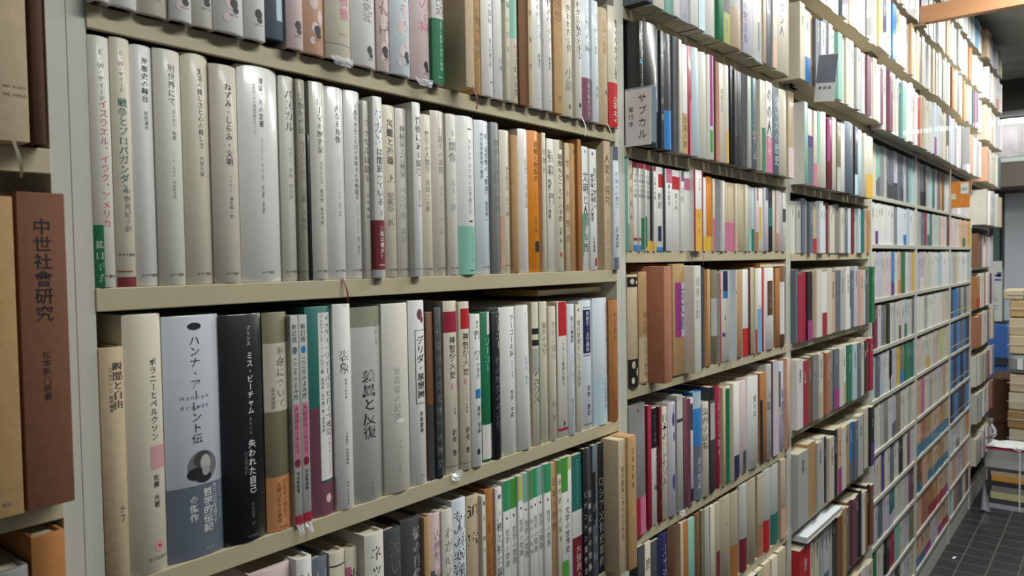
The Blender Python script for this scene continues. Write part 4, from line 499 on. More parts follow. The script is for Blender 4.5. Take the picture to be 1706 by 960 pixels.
(15359, 16302, -450, 19460, 2150, 'C', 'h', 'thick cream hardback with purple lettering, last on the overhanging shelf, second bay', [('t', 'イラン人', 0.1, 0.6, 'PU', 0.35, 1, 1.0), ('e', 0.4, 0.85, 4, 4, 'lg')], {'d': 0.12})]),
('books on the card-marked shelf', [
(9022, 9122, -302, 17030, 2147, 'K', 'h', 'black hardback with thin title, first from left on the card-marked shelf', [('t', '世界の終', 0.06, 0.25, 'LG', 0.4, 0, 1.0), ('e', 0.4, 0.33, 4.5, 4.5, 'SK'), ('e', 0.4, 0.325, 2, 2, 'K'), ('t', 'フラグメント', 0.4, 0.7, 'lg', 0.45, 0, 1.0)], {'gloss': 1, 'd': 0.12}),
(9183, 9788, -280, 17030, 2197, 'K', 'h', 'thick black hardback with slate-grey block, second from left on the card-marked shelf', [('p', 0.82, 0.98, 0.02, 0.7, 'SL')], {'gloss': 1, 'd': 0.12}),  # slate strip paints a gloss highlight onto the black spine
(9853, 9970, -258, 17030, 2171, 'DG', 'p', 'dark grey paperback with thin title, third from left on the card-marked shelf', [('t', '日本の記録', 0.1, 0.8, 'lg', 0.5, 0, 1.0)], {'d': 0.12}),
(9972, 10242, -291, 17030, 2147, 'DG', 'h', 'dark grey hardback with blue band, fourth from left on the card-marked shelf', [('b', 0.66, 1, 'BL', [])], {'d': 0.12}),
(10310, 10508, -269, 17030, 2167, 'SL', 'p', 'slate-grey paperback with dark grey block, fifth from left on the card-marked shelf', [('p', 0, 1, 0, 1, 'DG')], {'d': 0.12}),
(10510, 10618, -302, 17030, 2143, 'C', 'p', 'cream paperback, sixth from left on the card-marked shelf', [], {'d': 0.12}),
(10676, 10895, -280, 17030, 2097, 'W', 'p', 'white paperback with tan block, seventh from left on the card-marked shelf', [('p', 0, 1, 0.63, 1, 'T'), ('t', '永遠の家', 0.65, 0.95, 'k', 0.5, 0, 1.0)], {'d': 0.12}),
(10954, 11126, -258, 17030, 2132, 'CR', 'p', 'crimson paperback with pink block, eighth from left on the card-marked shelf', [('p', 0.5, 1, 0.5, 1, 'PK')], {'d': 0.12}),
(11128, 11451, -291, 17030, 2137, 'PB', 'h', 'pale blue hardback, ninth from left on the card-marked shelf', [], {'d': 0.12}),
(11512, 11852, -269, 17030, 2131, 'OW', 'h', 'thick off-white hardback, tenth from left on the card-marked shelf', [], {'d': 0.12}),
(11854, 12129, -302, 17030, 2133, 'W', 'h', 'white hardback with magenta block, eleventh from left on the card-marked shelf', [('p', 0.2, 0.55, 0, 0.68, 'MG'), ('p', 0.2, 0.55, 0.72, 0.93, 'LN')], {'d': 0.12}),
(12209, 12374, -280, 17030, 2054, 'MV', 'p', 'mauve paperback with salmon-brown block, twelfth from left on the card-marked shelf', [('p', 0, 1, 0, 1, 'SB')], {'d': 0.12}),
(12440, 12640, -258, 17030, 2080, 'C', 'p', 'cream paperback with thin title, thirteenth from left on the card-marked shelf', [('t', 'ほほえむ', 0.25, 0.5, 'k', 0.6, 0, 1.0)], {'d': 0.12}),
(12642, 12926, -291, 17030, 2077, 'OW', 'h', 'off-white hardback with yellow block, twelfth from right on the card-marked shelf', [('p', 0.3, 1, 0.66, 1, 'Y')], {'d': 0.12}),
(12994, 13140, -269, 17030, 2128, 'K', 'p', 'black paperback, eleventh from right on the card-marked shelf', [], {'d': 0.12}),
(13142, 13291, -302, 17030, 2066, 'DG', 'p', 'dark grey paperback with thin title, tenth from right on the card-marked shelf', [('t', '映画批評論', 0.3, 0.7, 'g', 0.5, 0, 1.0)], {'d': 0.12}),
(13361, 13580, -280, 17030, 2071, 'DG', 'p', 'dark grey paperback, ninth from right on the card-marked shelf', [], {'d': 0.12}),
(13652, 13911, -258, 17030, 2078, 'SL', 'p', 'slate-grey paperback with dark grey block, eighth from right on the card-marked shelf', [('p', 0, 1, 0, 1, 'DG')], {'d': 0.12}),
(13913, 14111, -291, 17030, 2067, 'LG', 'p', 'light grey paperback, seventh from right on the card-marked shelf', [], {'d': 0.12}),
(14185, 14625, -269, 17030, 2092, 'SL', 'h', 'thick slate-grey hardback with teal block, sixth from right on the card-marked shelf', [('p', 0, 0.25, 0, 0.6, 'TE'), ('t', '東京物語', 0.2, 0.9, 'lg', 0.6, 0, 1.0)], {'d': 0.12}),
(14627, 14974, -302, 17030, 2108, 'C', 'p', 'thick cream paperback with green block, fifth from right on the card-marked shelf', [('p', 0.3, 1, 0.52, 1, 'GR')], {'d': 0.12}),
(15072, 15468, -280, 17030, 2157, 'W', 'p', 'thick white paperback with pink block, fourth from right on the card-marked shelf', [('t', 'のの人', 0.05, 0.6, 'k', 0.5, 1, 1.0), ('p', 0, 1, 0.6, 1, 'PK'), ('t', '愛と死', 0.6, 0.8, 'W', 0.5, 1, 1.0)], {'d': 0.12}),
(15569, 15982, -258, 17030, 2117, 'SL', 'p', 'thick slate-grey paperback with pale blue lettering, third from right on the card-marked shelf', [('t', 'ジャズの歴史', 0.1, 0.9, 'PB', 0.6, 0, 1.0)], {'d': 0.12}),
(15984, 16553, -291, 17030, 2130, 'C', 'h', 'thick cream hardback, second from right on the card-marked shelf', [], {'d': 0.12}),
(16640, 17045, -269, 17030, 2187, 'LT', 'p', 'thick light tan paperback with pale pink block, last on the card-marked shelf', [('p', 0, 1, 0.65, 1, 'PL')], {'d': 0.12})]),
('thin paperbacks in the second bay', [
(8955, 8995, -62, 15150, 1643, 'MI', 'p', 'slim mint green paperback with off-white block, first from left on the thin paperback shelf', [('p', 0, 1, 0, 0.7, 'OW')], {'d': 0.105}),
(9044, 9161, -40, 15150, 1619, 'LT', 'p', 'light tan paperback with mauve lettering, second from left on the thin paperback shelf', [('t', '語る人々', 0.1, 0.7, 'MV', 0.5, 0, 1.0)], {'d': 0.105}),
(9221, 9362, -18, 15150, 1606, 'W', 'p', 'white paperback with crimson block, third from left on the thin paperback shelf', [('p', 0, 1, 0, 0.06, 'CR'), ('t', '文庫の本棚', 0.12, 0.4, 'g', 0.5, 0, 1.0), ('p', 0, 1, 0.85, 0.88, 'CR'), ('p', 0, 1, 0.93, 1, 'BL')], {'d': 0.105}),
(9364, 9436, -51, 15150, 1599, 'W', 'p', 'slim white paperback with crimson block, fourth from left on the thin paperback shelf', [('p', 0, 1, 0, 0.06, 'CR'), ('t', '文庫の本棚', 0.12, 0.4, 'g', 0.5, 0, 1.0), ('p', 0, 1, 0.85, 0.88, 'CR'), ('p', 0, 1, 0.93, 1, 'BL')], {'d': 0.105}),
(9486, 9587, -29, 15150, 1605, 'LG', 'p', 'light grey paperback with crimson block, fifth from left on the thin paperback shelf', [('p', 0, 1, 0, 0.06, 'CR'), ('t', '文庫の本棚', 0.12, 0.4, 'g', 0.5, 0, 1.0), ('p', 0, 1, 0.62, 0.98, 'GR')], {'d': 0.105}),
(9589, 9640, -62, 15150, 1596, 'W', 'p', 'slim white paperback with crimson block, sixth from left on the thin paperback shelf', [('p', 0, 1, 0, 0.06, 'CR'), ('t', '文庫の本棚', 0.12, 0.4, 'g', 0.5, 0, 1.0), ('p', 0, 1, 0.6, 0.95, 'GR')], {'d': 0.105}),
(9691, 9794, -40, 15150, 1589, 'LG', 'p', 'light grey paperback with crimson block, seventh from left on the thin paperback shelf', [('p', 0, 1, 0, 0.06, 'CR'), ('t', '文庫の本棚', 0.12, 0.4, 'g', 0.5, 0, 1.0), ('p', 0, 1, 0.88, 1, 'Y')], {'d': 0.105}),
(9846, 9927, -18, 15150, 1604, 'K', 'p', 'slim black paperback with yellow block, eighth from left on the thin paperback shelf', [('p', 0, 1, 0.88, 1, 'Y')], {'d': 0.105}),
(9929, 10006, -51, 15150, 1595, 'W', 'p', 'slim white paperback with crimson block, ninth from left on the thin paperback shelf', [('p', 0, 1, 0, 0.06, 'CR'), ('t', '文庫の本棚', 0.12, 0.4, 'g', 0.5, 0, 1.0), ('p', 0, 1, 0.9, 1, 'Y')], {'d': 0.105}),
(10059, 10324, -29, 15150, 1596, 'W', 'p', 'white paperback with red block, tenth from left on the thin paperback shelf', [('p', 0.3, 1, 0.08, 0.24, 'R'), ('t', '新訳', 0.3, 0.5, 'k', 0.5, 0, 1.0), ('p', 0.2, 0.7, 0.7, 0.88, 'N'), ('p', 0, 1, 0.95, 1, 'BL')], {'d': 0.105}),
(10326, 10365, -62, 15150, 1581, 'DG', 'p', 'slim dark grey paperback, eleventh from left on the thin paperback shelf', [], {'d': 0.105}),
(10420, 10687, -40, 15150, 1591, 'W', 'p', 'white paperback with pink block, twelfth from left on the thin paperback shelf', [('p', 0.1, 1, 0, 0.17, 'PK'), ('t', '赤い花々', 0.18, 0.45, 'k', 0.5, 1, 1.0)], {'d': 0.105}),
(10743, 11040, -18, 15150, 1598, 'W', 'p', 'white paperback with red block, thirteenth from left on the thin paperback shelf', [('p', 0, 1, 0.08, 0.24, 'R'), ('t', '旅の人', 0.28, 0.5, 'k', 0.5, 0, 1.0), ('e', 0.5, 0.94, 1.5, 3, 'Y')], {'d': 0.105}),
(11042, 11185, -51, 15150, 1599, 'W', 'p', 'white paperback with slate-grey block, fourteenth from left on the thin paperback shelf', [('p', 0.1, 1, 0, 0.13, 'SL'), ('t', '花粉', 0.2, 0.4, 'lg', 0.5, 0, 1.0)], {'d': 0.105}),
(11244, 11474, -29, 15150, 1599, 'W', 'p', 'white paperback with pink block, fifteenth from left on the thin paperback shelf', [('p', 0, 1, 0.08, 0.23, 'PK'), ('e', 0.3, 0.93, 1.5, 3, 'Y')], {'ribbon': 'K', 'd': 0.105}),
(11476, 11914, -120, 15150, 1659, 'W', 'p', 'thick white paperback with crimson block, sixteenth from left on the thin paperback shelf', [('p', 0, 0.16, 0, 1, 'CR'), ('p', 0.84, 1, 0, 1, 'CR'), ('t', '光の文庫', 0.1, 0.25, 'g', 0.6, 0, 1.0), ('p', 0.16, 0.8, 0.48, 1, 'Y'), ('e', 0.5, 0.56, 4, 5, 'O'), ('e', 0.5, 0.75, 4, 5, 'O')], {'ribbon': 'CR', 'd': 0.105}),
(12102, 12235, -40, 15150, 1551, 'W', 'p', 'white paperback with yellow block, seventeenth from left on the thin paperback shelf', [('p', 0, 1, 0.8, 1, 'Y')], {'d': 0.105}),
(12298, 12554, -18, 15150, 1585, 'O', 'p', 'orange paperback with yellow block, eighteenth from left on the thin paperback shelf', [('p', 0, 1, 0.8, 1, 'Y')], {'d': 0.105}),
(12556, 12664, -51, 15150, 1556, 'C', 'p', 'cream paperback with pink block, eighteenth from right on the thin paperback shelf', [('p', 0, 1, 0.55, 1, 'PK')], {'d': 0.105}),
(12729, 12949, -29, 15150, 1564, 'SL', 'p', 'slate-grey paperback with grey block, seventeenth from right on the thin paperback shelf', [('p', 0, 1, 0, 1, 'G')], {'d': 0.105}),
(12951, 13144, -62, 15150, 1548, 'W', 'p', 'white paperback with light grey block, sixteenth from right on the thin paperback shelf', [('p', 0, 0.4, 0, 1, 'LG')], {'d': 0.105}),
(13212, 13359, -40, 15150, 1530, 'LT', 'p', 'light tan paperback with pink block, fifteenth from right on the thin paperback shelf', [('p', 0, 1, 0.58, 1, 'PK')], {'d': 0.105}),
(13428, 13764, -18, 15150, 1540, 'LT', 'p', 'thick light tan paperback with pink block, fourteenth from right on the thin paperback shelf', [('p', 0, 1, 0.58, 1, 'PK')], {'d': 0.105}),
(13766, 13873, -51, 15150, 1537, 'C', 'p', 'cream paperback with peach block, thirteenth from right on the thin paperback shelf', [('p', 0, 1, 0.7, 1, 'PE')], {'d': 0.105}),
(13944, 14314, -29, 15150, 1549, 'DC', 'p', 'thick dark cream paperback, twelfth from right on the thin paperback shelf', [], {'d': 0.105}),
(14316, 14485, -62, 15150, 1549, 'C', 'p', 'cream paperback, eleventh from right on the thin paperback shelf', [], {'d': 0.105}),
(14559, 14725, -40, 15150, 1527, 'LG', 'p', 'light grey paperback with mint green block, tenth from right on the thin paperback shelf', [('p', 0, 1, 0.65, 1, 'MI')], {'d': 0.105}),
(14800, 14969, -18, 15150, 1516, 'PB', 'p', 'pale blue paperback with teal block, ninth from right on the thin paperback shelf', [('p', 0, 1, 0.65, 1, 'TE')], {'d': 0.105}),
(14971, 15151, -51, 15150, 1523, 'PL', 'p', 'pale pink paperback with salmon-brown block, eighth from right on the thin paperback shelf', [('p', 0.4, 1, 0, 0.2, 'SB'), ('p', 0, 1, 0.7, 1, 'OB')], {'d': 0.105}),
(15229, 15504, -29, 15150, 1532, 'W', 'p', 'white paperback with yellow block, seventh from right on the thin paperback shelf', [('p', 0.1, 0.6, 0.3, 0.8, 'Y')], {'d': 0.105}),
(15506, 15777, -62, 15150, 1560, 'LI', 'p', 'lilac paperback with slate-grey block, sixth from right on the thin paperback shelf', [('p', 0.3, 1, 0, 0.2, 'SL')], {'d': 0.105}),
(15857, 16105, -40, 15150, 1556, 'K', 'p', 'black paperback with teal block, fifth from right on the thin paperback shelf', [('p', 0, 1, 0.3, 0.6, 'TE')], {'d': 0.105}),
(16187, 16356, -18, 15150, 1546, 'OW', 'p', 'off-white paperback, fourth from right on the thin paperback shelf', [], {'d': 0.105}),
(16358, 16565, -51, 15150, 1538, 'PE', 'p', 'peach paperback with pale pink block, third from right on the thin paperback shelf', [('p', 0, 1, 0, 0.7, 'PL')], {'d': 0.105}),
(16649, 16803, -29, 15150, 1543, 'LI', 'p', 'lilac paperback, second from right on the thin paperback shelf', [], {'d': 0.105}),
(16805, 17020, -62, 15150, 1504, 'OW', 'p', 'off-white paperback with dark grey block, last on the thin paperback shelf', [('p', 0, 1, 0.27, 0.5, 'DG')], {'d': 0.105})]),
('books on the brown-slipcase shelf', [
(8955, 9321, -72, 12700, 2030, 'LT', 'h', 'thick light tan hardback with black block, first from left on the brown-slipcase shelf', [('p', 0, 1, 0.02, 0.11, 'K'), ('e', 0.3, 0.06, 5, 5, 'C'), ('e', 0.7, 0.07, 4, 3, 'C'), ('p', 0, 1, 0.75, 1, 'K'), ('e', 0.35, 0.8, 5, 7, 'DC'), ('e', 0.7, 0.87, 5, 8, 'DC'), ('e', 0.3, 0.94, 4, 6, 'C')], {'gloss': 0, 'd': 0.12}),
(9394, 9709, -50, 12700, 2074, 'T', 'h', 'tan hardback with light tan block, second from left on the brown-slipcase shelf', [('t', '風土記', 0.35, 0.55, 'B', 0.5, 0, 1.0), ('p', 0, 1, 0.58, 0.98, 'LT'), ('t', '日本の建築', 0.6, 0.95, 'k', 0.55, 0, 1.0)], {'gloss': 0, 'd': 0.12}),
(9711, 10010, -350, 12700, 2167, 'SB', 's', 'salmon-brown slipcase, third from left on the brown-slipcase shelf', [], {'gloss': 0, 'd': 0.12}),
(10626, 11119, -61, 12700, 2201, 'T', 's', 'thick tan slipcase with magenta block, fourth from left on the brown-slipcase shelf', [('p', 0.2, 0.75, 0.17, 0.66, 'MG'), ('p', 0.75, 1, 0.17, 0.66, 'LI'), ('t', '古文書', 0.2, 0.6, 'PU', 0.88, 0, 1.0)], {'gloss': 0, 'd': 0.12}),
(11121, 11423, -280, 12700, 2158, 'OW', 's', 'off-white slipcase with thin title, fifth from left on the brown-slipcase shelf', [('t', '随筆全集', 0.1, 0.5, 'lg', 0.5, 0, 1.0)], {'d': 0.12}),
(11886, 12045, -72, 12700, 2112, 'SL', 'p', 'slate-grey paperback with dark grey block, sixth from left on the brown-slipcase shelf', [('p', 0, 1, 0, 1, 'DG')], {'d': 0.12}),
(12137, 12482, -50, 12700, 2068, 'T', 'h', 'thick tan hardback with orange-brown block, seventh from left on the brown-slipcase shelf', [('p', 0, 0.3, 0, 1, 'OB')], {'gloss': 0, 'd': 0.12}),
(12562, 12841, -28, 12700, 2048, 'OL', 'h', 'olive hardback with light grey block, eighth from left on the brown-slipcase shelf', [('p', 0, 1, 0.3, 0.7, 'LG')], {'d': 0.12}),
(12843, 12956, -61, 12700, 1979, 'LG', 'p', 'light grey paperback with red block, ninth from left on the brown-slipcase shelf', [('p', 0, 0.4, 0, 1, 'R'), ('e', 0.5, 0.2, 1, 3, 'R')], {'d': 0.12}),
(13022, 13397, -39, 12700, 2012, 'OW', 'p', 'thick off-white paperback with navy block, tenth from left on the brown-slipcase shelf', [('p', 0.1, 0.8, 0, 0.22, 'N'), ('p', 0.1, 0.8, 0.22, 0.3, 'BL'), ('e', 0.4, 0.52, 2.5, 4, 'K'), ('p', 0, 0.4, 0.68, 0.72, 'PU')], {'d': 0.12}),
(13399, 13430, -200, 12700, 2037, 'PW', 'h', 'slim pale blue-white hardback with printed mark, eleventh from left on the brown-slipcase shelf', [('e', 0.3, 0.25, 2, 2, 'k')], {'d': 0.12}),
(13811, 14108, -50, 12700, 2024, 'T', 'p', 'tan paperback, tenth from right on the brown-slipcase shelf', [], {'d': 0.12}),
(14198, 14542, -28, 12700, 2030, 'W', 'p', 'thick white paperback with red block, ninth from right on the brown-slipcase shelf', [('p', 0, 1, 0.68, 1, 'R')], {'d': 0.12}),
(14544, 14587, -61, 12700, 2055, 'DB', 'p', 'slim dark brown paperback, eighth from right on the brown-slipcase shelf', [], {'d': 0.12}),
(14662, 14868, -39, 12700, 2066, 'DC', 'p', 'dark cream paperback, seventh from right on the brown-slipcase shelf', [], {'d': 0.12}),
(14870, 14992, -72, 12700, 2035, 'C', 'p', 'cream paperback with red block, sixth from right on the brown-slipcase shelf', [('p', 0, 1, 0.72, 1, 'R')], {'d': 0.12}),
(15068, 15341, -50, 12700, 2044, 'W', 'p', 'white paperback with sky blue block, fifth from right on the brown-slipcase shelf', [('e', 0.5, 0.45, 2.5, 3, 'k'), ('p', 0, 1, 0.48, 1, 'SK')], {'d': 0.12}),
(15419, 15599, -28, 12700, 2024, 'R', 'p', 'red paperback with pale pink block, fourth from right on the brown-slipcase shelf', [('p', 0.5, 1, 0, 1, 'PL')], {'d': 0.12}),
(15601, 16232, -61, 12700, 2047, 'W', 'h', 'thick white hardback with dark brown block, third from right on the brown-slipcase shelf', [('p', 0.2, 0.75, 0.16, 0.58, 'DB'), ('t', '大日本', 0.2, 0.5, 'T', 0.45, 0, 1.0)], {'d': 0.12}),
(16314, 16617, -39, 12700, 2023, 'OB', 'p', 'orange-brown paperback, second from right on the brown-slipcase shelf', [], {'d': 0.12}),
(16619, 16966, -72, 12700, 2079, 'B', 'h', 'thick brown hardback with white block, last on the brown-slipcase shelf', [('p', 0, 1, 0.2, 0.85, 'W')], {'d': 0.12})]),
('books on the fifth shelf of the second bay', [
(8955, 9535, -82, 9960, 2403, 'G', 'h', 'thick grey hardback with crimson block, first from left on the fifth shelf, second bay', [('e', 0.4, 0.04, 2.5, 3, 'CR'), ('p', 0, 1, 0.71, 1, 'CR'), ('p', 0.5, 1, 0.71, 1, 'PK')], {'gloss': 1, 'd': 0.12}),
(9587, 9724, -60, 9960, 2319, 'CR', 'p', 'crimson paperback, second from left on the fifth shelf, second bay', [], {'d': 0.12}),
(9776, 10023, -38, 9960, 2233, 'W', 'h', 'white hardback with black block, third from left on the fifth shelf, second bay', [('p', 0, 1, 0, 0.34, 'K'), ('t', 'ファシズム論', 0.36, 0.7, 'k', 0.6, 1, 1.0), ('t', 'ロシア革命', 0.05, 0.3, 'g', 0.5, 0, 1.0)], {'d': 0.12}),
(10025, 10116, -71, 9960, 2236, 'MA', 'p', 'maroon paperback with thin title, fourth from left on the fifth shelf, second bay', [('t', '昭和史記録集', 0.05, 0.9, 'g', 0.5, 0, 1.0)], {'d': 0.12}),
(10170, 10428, -49, 9960, 2181, 'C', 'h', 'cream hardback with bold title, fifth from left on the fifth shelf, second bay', [('t', '日本のファシズム', 0.05, 0.7, 'k', 0.4, 1, 1.0)], {'d': 0.12}),
(10430, 10717, -82, 9960, 2238, 'LI', 'h', 'lilac hardback with purple lettering, sixth from left on the fifth shelf, second bay', [('e', 0.5, 0.15, 5, 14, 'PU'), ('e', 0.55, 0.3, 3, 10, 'PU'), ('e', 0.5, 0.7, 5, 16, 'PU'), ('t', '革命論', 0.02, 0.1, 'PU', 0.5, 0, 1.0)], {'d': 0.12}),
(10774, 11022, -60, 9960, 2325, 'LG', 'p', 'light grey paperback, seventh from left on the fifth shelf, second bay', [('p', 0, 1, 0.2, 0.23, 'DG')], {'plastic': 1, 'd': 0.12}),
(11080, 11268, -38, 9960, 2245, 'MV', 'p', 'mauve paperback, eighth from left on the fifth shelf, second bay', [], {'d': 0.12}),
(11270, 11530, -71, 9960, 2195, 'PL', 'h', 'pale pink hardback with dark grey block, ninth from left on the fifth shelf, second bay', [('p', 0, 1, 0.05, 0.3, 'DG'), ('p', 0, 0.3, 0, 1, 'MV'), ('p', 0.2, 0.9, 0.85, 0.97, 'K')], {'d': 0.12}),
(11605, 11977, -49, 9960, 2267, 'BL', 'h', 'thick blue hardback with pale blue block, tenth from left on the fifth shelf, second bay', [('p', 0, 1, 0, 0.15, 'PB'), ('p', 0, 1, 0.5, 1, 'SL'), ('t', '波の物語', 0.6, 0.9, 'PB', 0.5, 0, 1.0)], {'d': 0.12}),
(11979, 12260, -82, 9960, 1998, 'C', 'h', 'cream hardback with thin title, eleventh from left on the fifth shelf, second bay', [('t', '満州の記録', 0.05, 0.5, 'k', 0.3, 0, 1.0)], {'d': 0.12}),
(12324, 12553, -60, 9960, 2278, 'DG', 'p', 'dark grey paperback with black block, twelfth from left on the fifth shelf, second bay', [('p', 0, 1, 0, 0.12, 'K'), ('p', 0, 1, 0.15, 0.5, 'LG')], {'d': 0.12}),
(12618, 12949, -38, 9960, 2227, 'CR', 'h', 'thick crimson hardback with pale pink lettering, twelfth from right on the fifth shelf, second bay', [('t', '人民文学の時代', 0.05, 0.7, 'PL', 0.75, 0, 1.0)], {'gloss': 1, 'd': 0.12}),
(12951, 13098, -71, 9960, 2188, 'LT', 'p', 'light tan paperback, eleventh from right on the fifth shelf, second bay', [], {'d': 0.12}),
(13166, 13464, -49, 9960, 2167, 'C', 'h', 'cream hardback with green block, tenth from right on the fifth shelf, second bay', [('p', 0.1, 0.7, 0.02, 1, 'GR')], {'d': 0.12}),
(13466, 13520, -82, 9960, 2204, 'C', 'p', 'slim cream paperback, ninth from right on the fifth shelf, second bay', [], {'d': 0.12}),
(13590, 13883, -60, 9960, 2192, 'W', 'p', 'white paperback with navy block, eighth from right on the fifth shelf, second bay', [('p', 0, 1, 0.76, 1, 'N')], {'d': 0.12}),
(13954, 14457, -38, 9960, 2169, 'PL', 'h', 'pale pink hardback with dark grey block, seventh from right on the fifth shelf, second bay', [('p', 0.4, 1, 0.76, 1, 'DG')], {'d': 0.12}),
(14459, 15128, -71, 9960, 2199, 'W', 'h', 'thick white hardback with thin title, sixth from right on the fifth shelf, second bay', [('t', '風の声', 0.2, 0.45, 'k', 0.5, 0, 1.0)], {'gloss': 1, 'd': 0.12}),
(15206, 15624, -49, 9960, 2216, 'OB', 'p', 'thick orange-brown paperback with black block, fifth from right on the fifth shelf, second bay', [('p', 0, 0.35, 0.3, 1, 'K')], {'d': 0.12}),
(15626, 15967, -82, 9960, 2370, 'LG', 'h', 'thick light grey hardback with thin title, fourth from right on the fifth shelf, second bay', [('t', '五味', 0.25, 0.5, 'k', 0.5, 0, 1.0)], {'d': 0.12}),
(16049, 16455, -60, 9960, 2418, 'MV', 'p', 'thick mauve paperback with lilac block, third from right on the fifth shelf, second bay', [('p', 0, 1, 0, 1, 'LI'), ('p', 0.3, 0.9, 0.15, 0.6, 'C')], {'d': 0.12}),
(16539, 16984, -38, 9960, 2328, 'LI', 'h', 'thick lilac hardback with slate-grey block, second from right on the fifth shelf, second bay', [('p', 0, 0.3, 0.1, 0.5, 'SL'), ('t', '時間集', 0.3, 0.7, 'PU', 0.7, 0, 1.0)], {'d': 0.12}),
(16986, 17173, -91, 9960, 2398, 'PE', 'p', 'peach paperback, last on the fifth shelf, second bay', [], {'d': 0.12})]),
('books on the sixth shelf of the second bay', [
(9173, 9416, -62, 7670, 2075, 'DG', 'p', 'dark grey paperback, first from left on the sixth shelf, second bay', [], {'d': 0.12}),
(9467, 9684, -40, 7670, 2057, 'C', 'p', 'cream paperback with thin title, second from left on the sixth shelf, second bay', [('t', '旅', 0.1, 0.3, 'k', 0.5, 0, 1.0)], {'d': 0.12}),
(9747, 10053, -18, 7670, 1984, 'DG', 'p', 'dark grey paperback with navy block, third from left on the sixth shelf, second bay', [('p', 0.7, 1, 0, 1, 'N')], {'d': 0.12}),
(10055, 10382, -51, 7670, 2030, 'N', 'h', 'navy hardback with lilac lettering, fourth from left on the sixth shelf, second bay', [('t', '太平洋戦争史', 0.1, 0.8, 'LI', 0.6, 0, 1.0)], {'d': 0.12}),
(10449, 10872, -29, 7670, 2057, 'DB', 'h', 'thick dark brown hardback with brown block, fifth from left on the sixth shelf, second bay', [('p', 0.5, 1, 0, 1, 'B')], {'gloss': 0, 'd': 0.12}),
(10874, 11003, -62, 7670, 2040, 'LT', 'p', 'light tan paperback, sixth from left on the sixth shelf, second bay', [], {'d': 0.12}),
(11061, 11250, -40, 7670, 2015, 'OB', 'p', 'orange-brown paperback, seventh from left on the sixth shelf, second bay', [], {'d': 0.12}),
(11309, 11600, -18, 7670, 1977, 'MI', 'p', 'mint green paperback, eighth from left on the sixth shelf, second bay', [], {'d': 0.12}),
(11602, 11830, -51, 7670, 2020, 'B', 'h', 'brown hardback, ninth from left on the sixth shelf, second bay', [], {'gloss': 0, 'd': 0.12}),
(11892, 12053, -29, 7670, 2015, 'OL', 'p', 'olive paperback, tenth from left on the sixth shelf, second bay', [], {'d': 0.12}),
(12055, 12264, -62, 7670, 2004, 'LG', 'h', 'light grey hardback, eleventh from left on the sixth shelf, second bay', [], {'d': 0.12}),
(12328, 12558, -40, 7670, 1982, 'C', 'p', 'cream paperback, tenth from right on the sixth shelf, second bay', [], {'d': 0.12}),
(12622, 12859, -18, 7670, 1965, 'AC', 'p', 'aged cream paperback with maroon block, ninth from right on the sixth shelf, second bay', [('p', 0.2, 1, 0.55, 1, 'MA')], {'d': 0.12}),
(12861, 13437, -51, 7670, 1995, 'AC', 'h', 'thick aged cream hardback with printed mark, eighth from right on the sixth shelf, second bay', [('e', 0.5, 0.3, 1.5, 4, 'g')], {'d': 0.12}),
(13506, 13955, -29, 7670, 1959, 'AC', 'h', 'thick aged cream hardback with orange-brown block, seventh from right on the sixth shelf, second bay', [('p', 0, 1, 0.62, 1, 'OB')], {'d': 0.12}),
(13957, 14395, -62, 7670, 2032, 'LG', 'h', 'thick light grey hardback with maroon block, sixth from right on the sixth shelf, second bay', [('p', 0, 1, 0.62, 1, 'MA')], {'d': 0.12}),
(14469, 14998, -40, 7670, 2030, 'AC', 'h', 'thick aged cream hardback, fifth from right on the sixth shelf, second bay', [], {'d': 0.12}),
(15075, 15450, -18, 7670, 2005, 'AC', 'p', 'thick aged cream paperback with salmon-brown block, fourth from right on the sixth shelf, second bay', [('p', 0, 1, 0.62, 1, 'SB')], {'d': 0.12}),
(15452, 15934, -51, 7670, 2055, 'LG', 'h', 'thick light grey hardback with red block, third from right on the sixth shelf, second bay', [('p', 0, 0.7, 0.62, 1, 'R')], {'d': 0.12}),
(16016, 16575, -29, 7670, 2047, 'LG', 'h', 'thick light grey hardback with teal block, second from right on the sixth shelf, second bay', [('p', 0, 1, 0.62, 1, 'TE')], {'d': 0.12}),
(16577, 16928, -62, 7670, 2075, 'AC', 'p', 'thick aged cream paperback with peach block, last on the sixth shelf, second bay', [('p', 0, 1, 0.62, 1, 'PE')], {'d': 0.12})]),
('books on the bottom shelf of the second bay', [
(14349, 14724, -142, 5000, 2455, 'W', 'p', 'thick white paperback with green block, first from left on the bottom shelf, second bay', [('p', 0, 1, 0, 0.1, 'GR')], {'d': 0.12}),
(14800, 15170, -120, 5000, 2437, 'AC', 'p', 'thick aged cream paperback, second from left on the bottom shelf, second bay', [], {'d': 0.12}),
(15248, 15714, -98, 5000, 2443, 'LT', 'p', 'thick light tan paperback, third from left on the bottom shelf, second bay', [], {'d': 0.12}),
(15716, 16128, -131, 5000, 2449, 'C', 'p', 'thick cream paperback, second from right on the bottom shelf, second bay', [], {'d': 0.12}),
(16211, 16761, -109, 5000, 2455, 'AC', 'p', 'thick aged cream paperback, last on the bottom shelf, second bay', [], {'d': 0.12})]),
('books in the third bay level with the card', [
(17535, 17527, -372, 16920, 2132, 'W', 'h', 'white hardback with blue block, first from left on the third bay shelf beside the card', [('p', 0, 1, 0, 0.58, 'BL'), ('p', 0.1, 1, 0.7, 0.82, 'K')], {'gloss': 1, 'd': 0.12}),
(17620, 17888, -350, 16920, 2166, 'MI', 'p', 'mint green paperback, second from left on the third bay shelf beside the card', [], {'d': 0.12}),
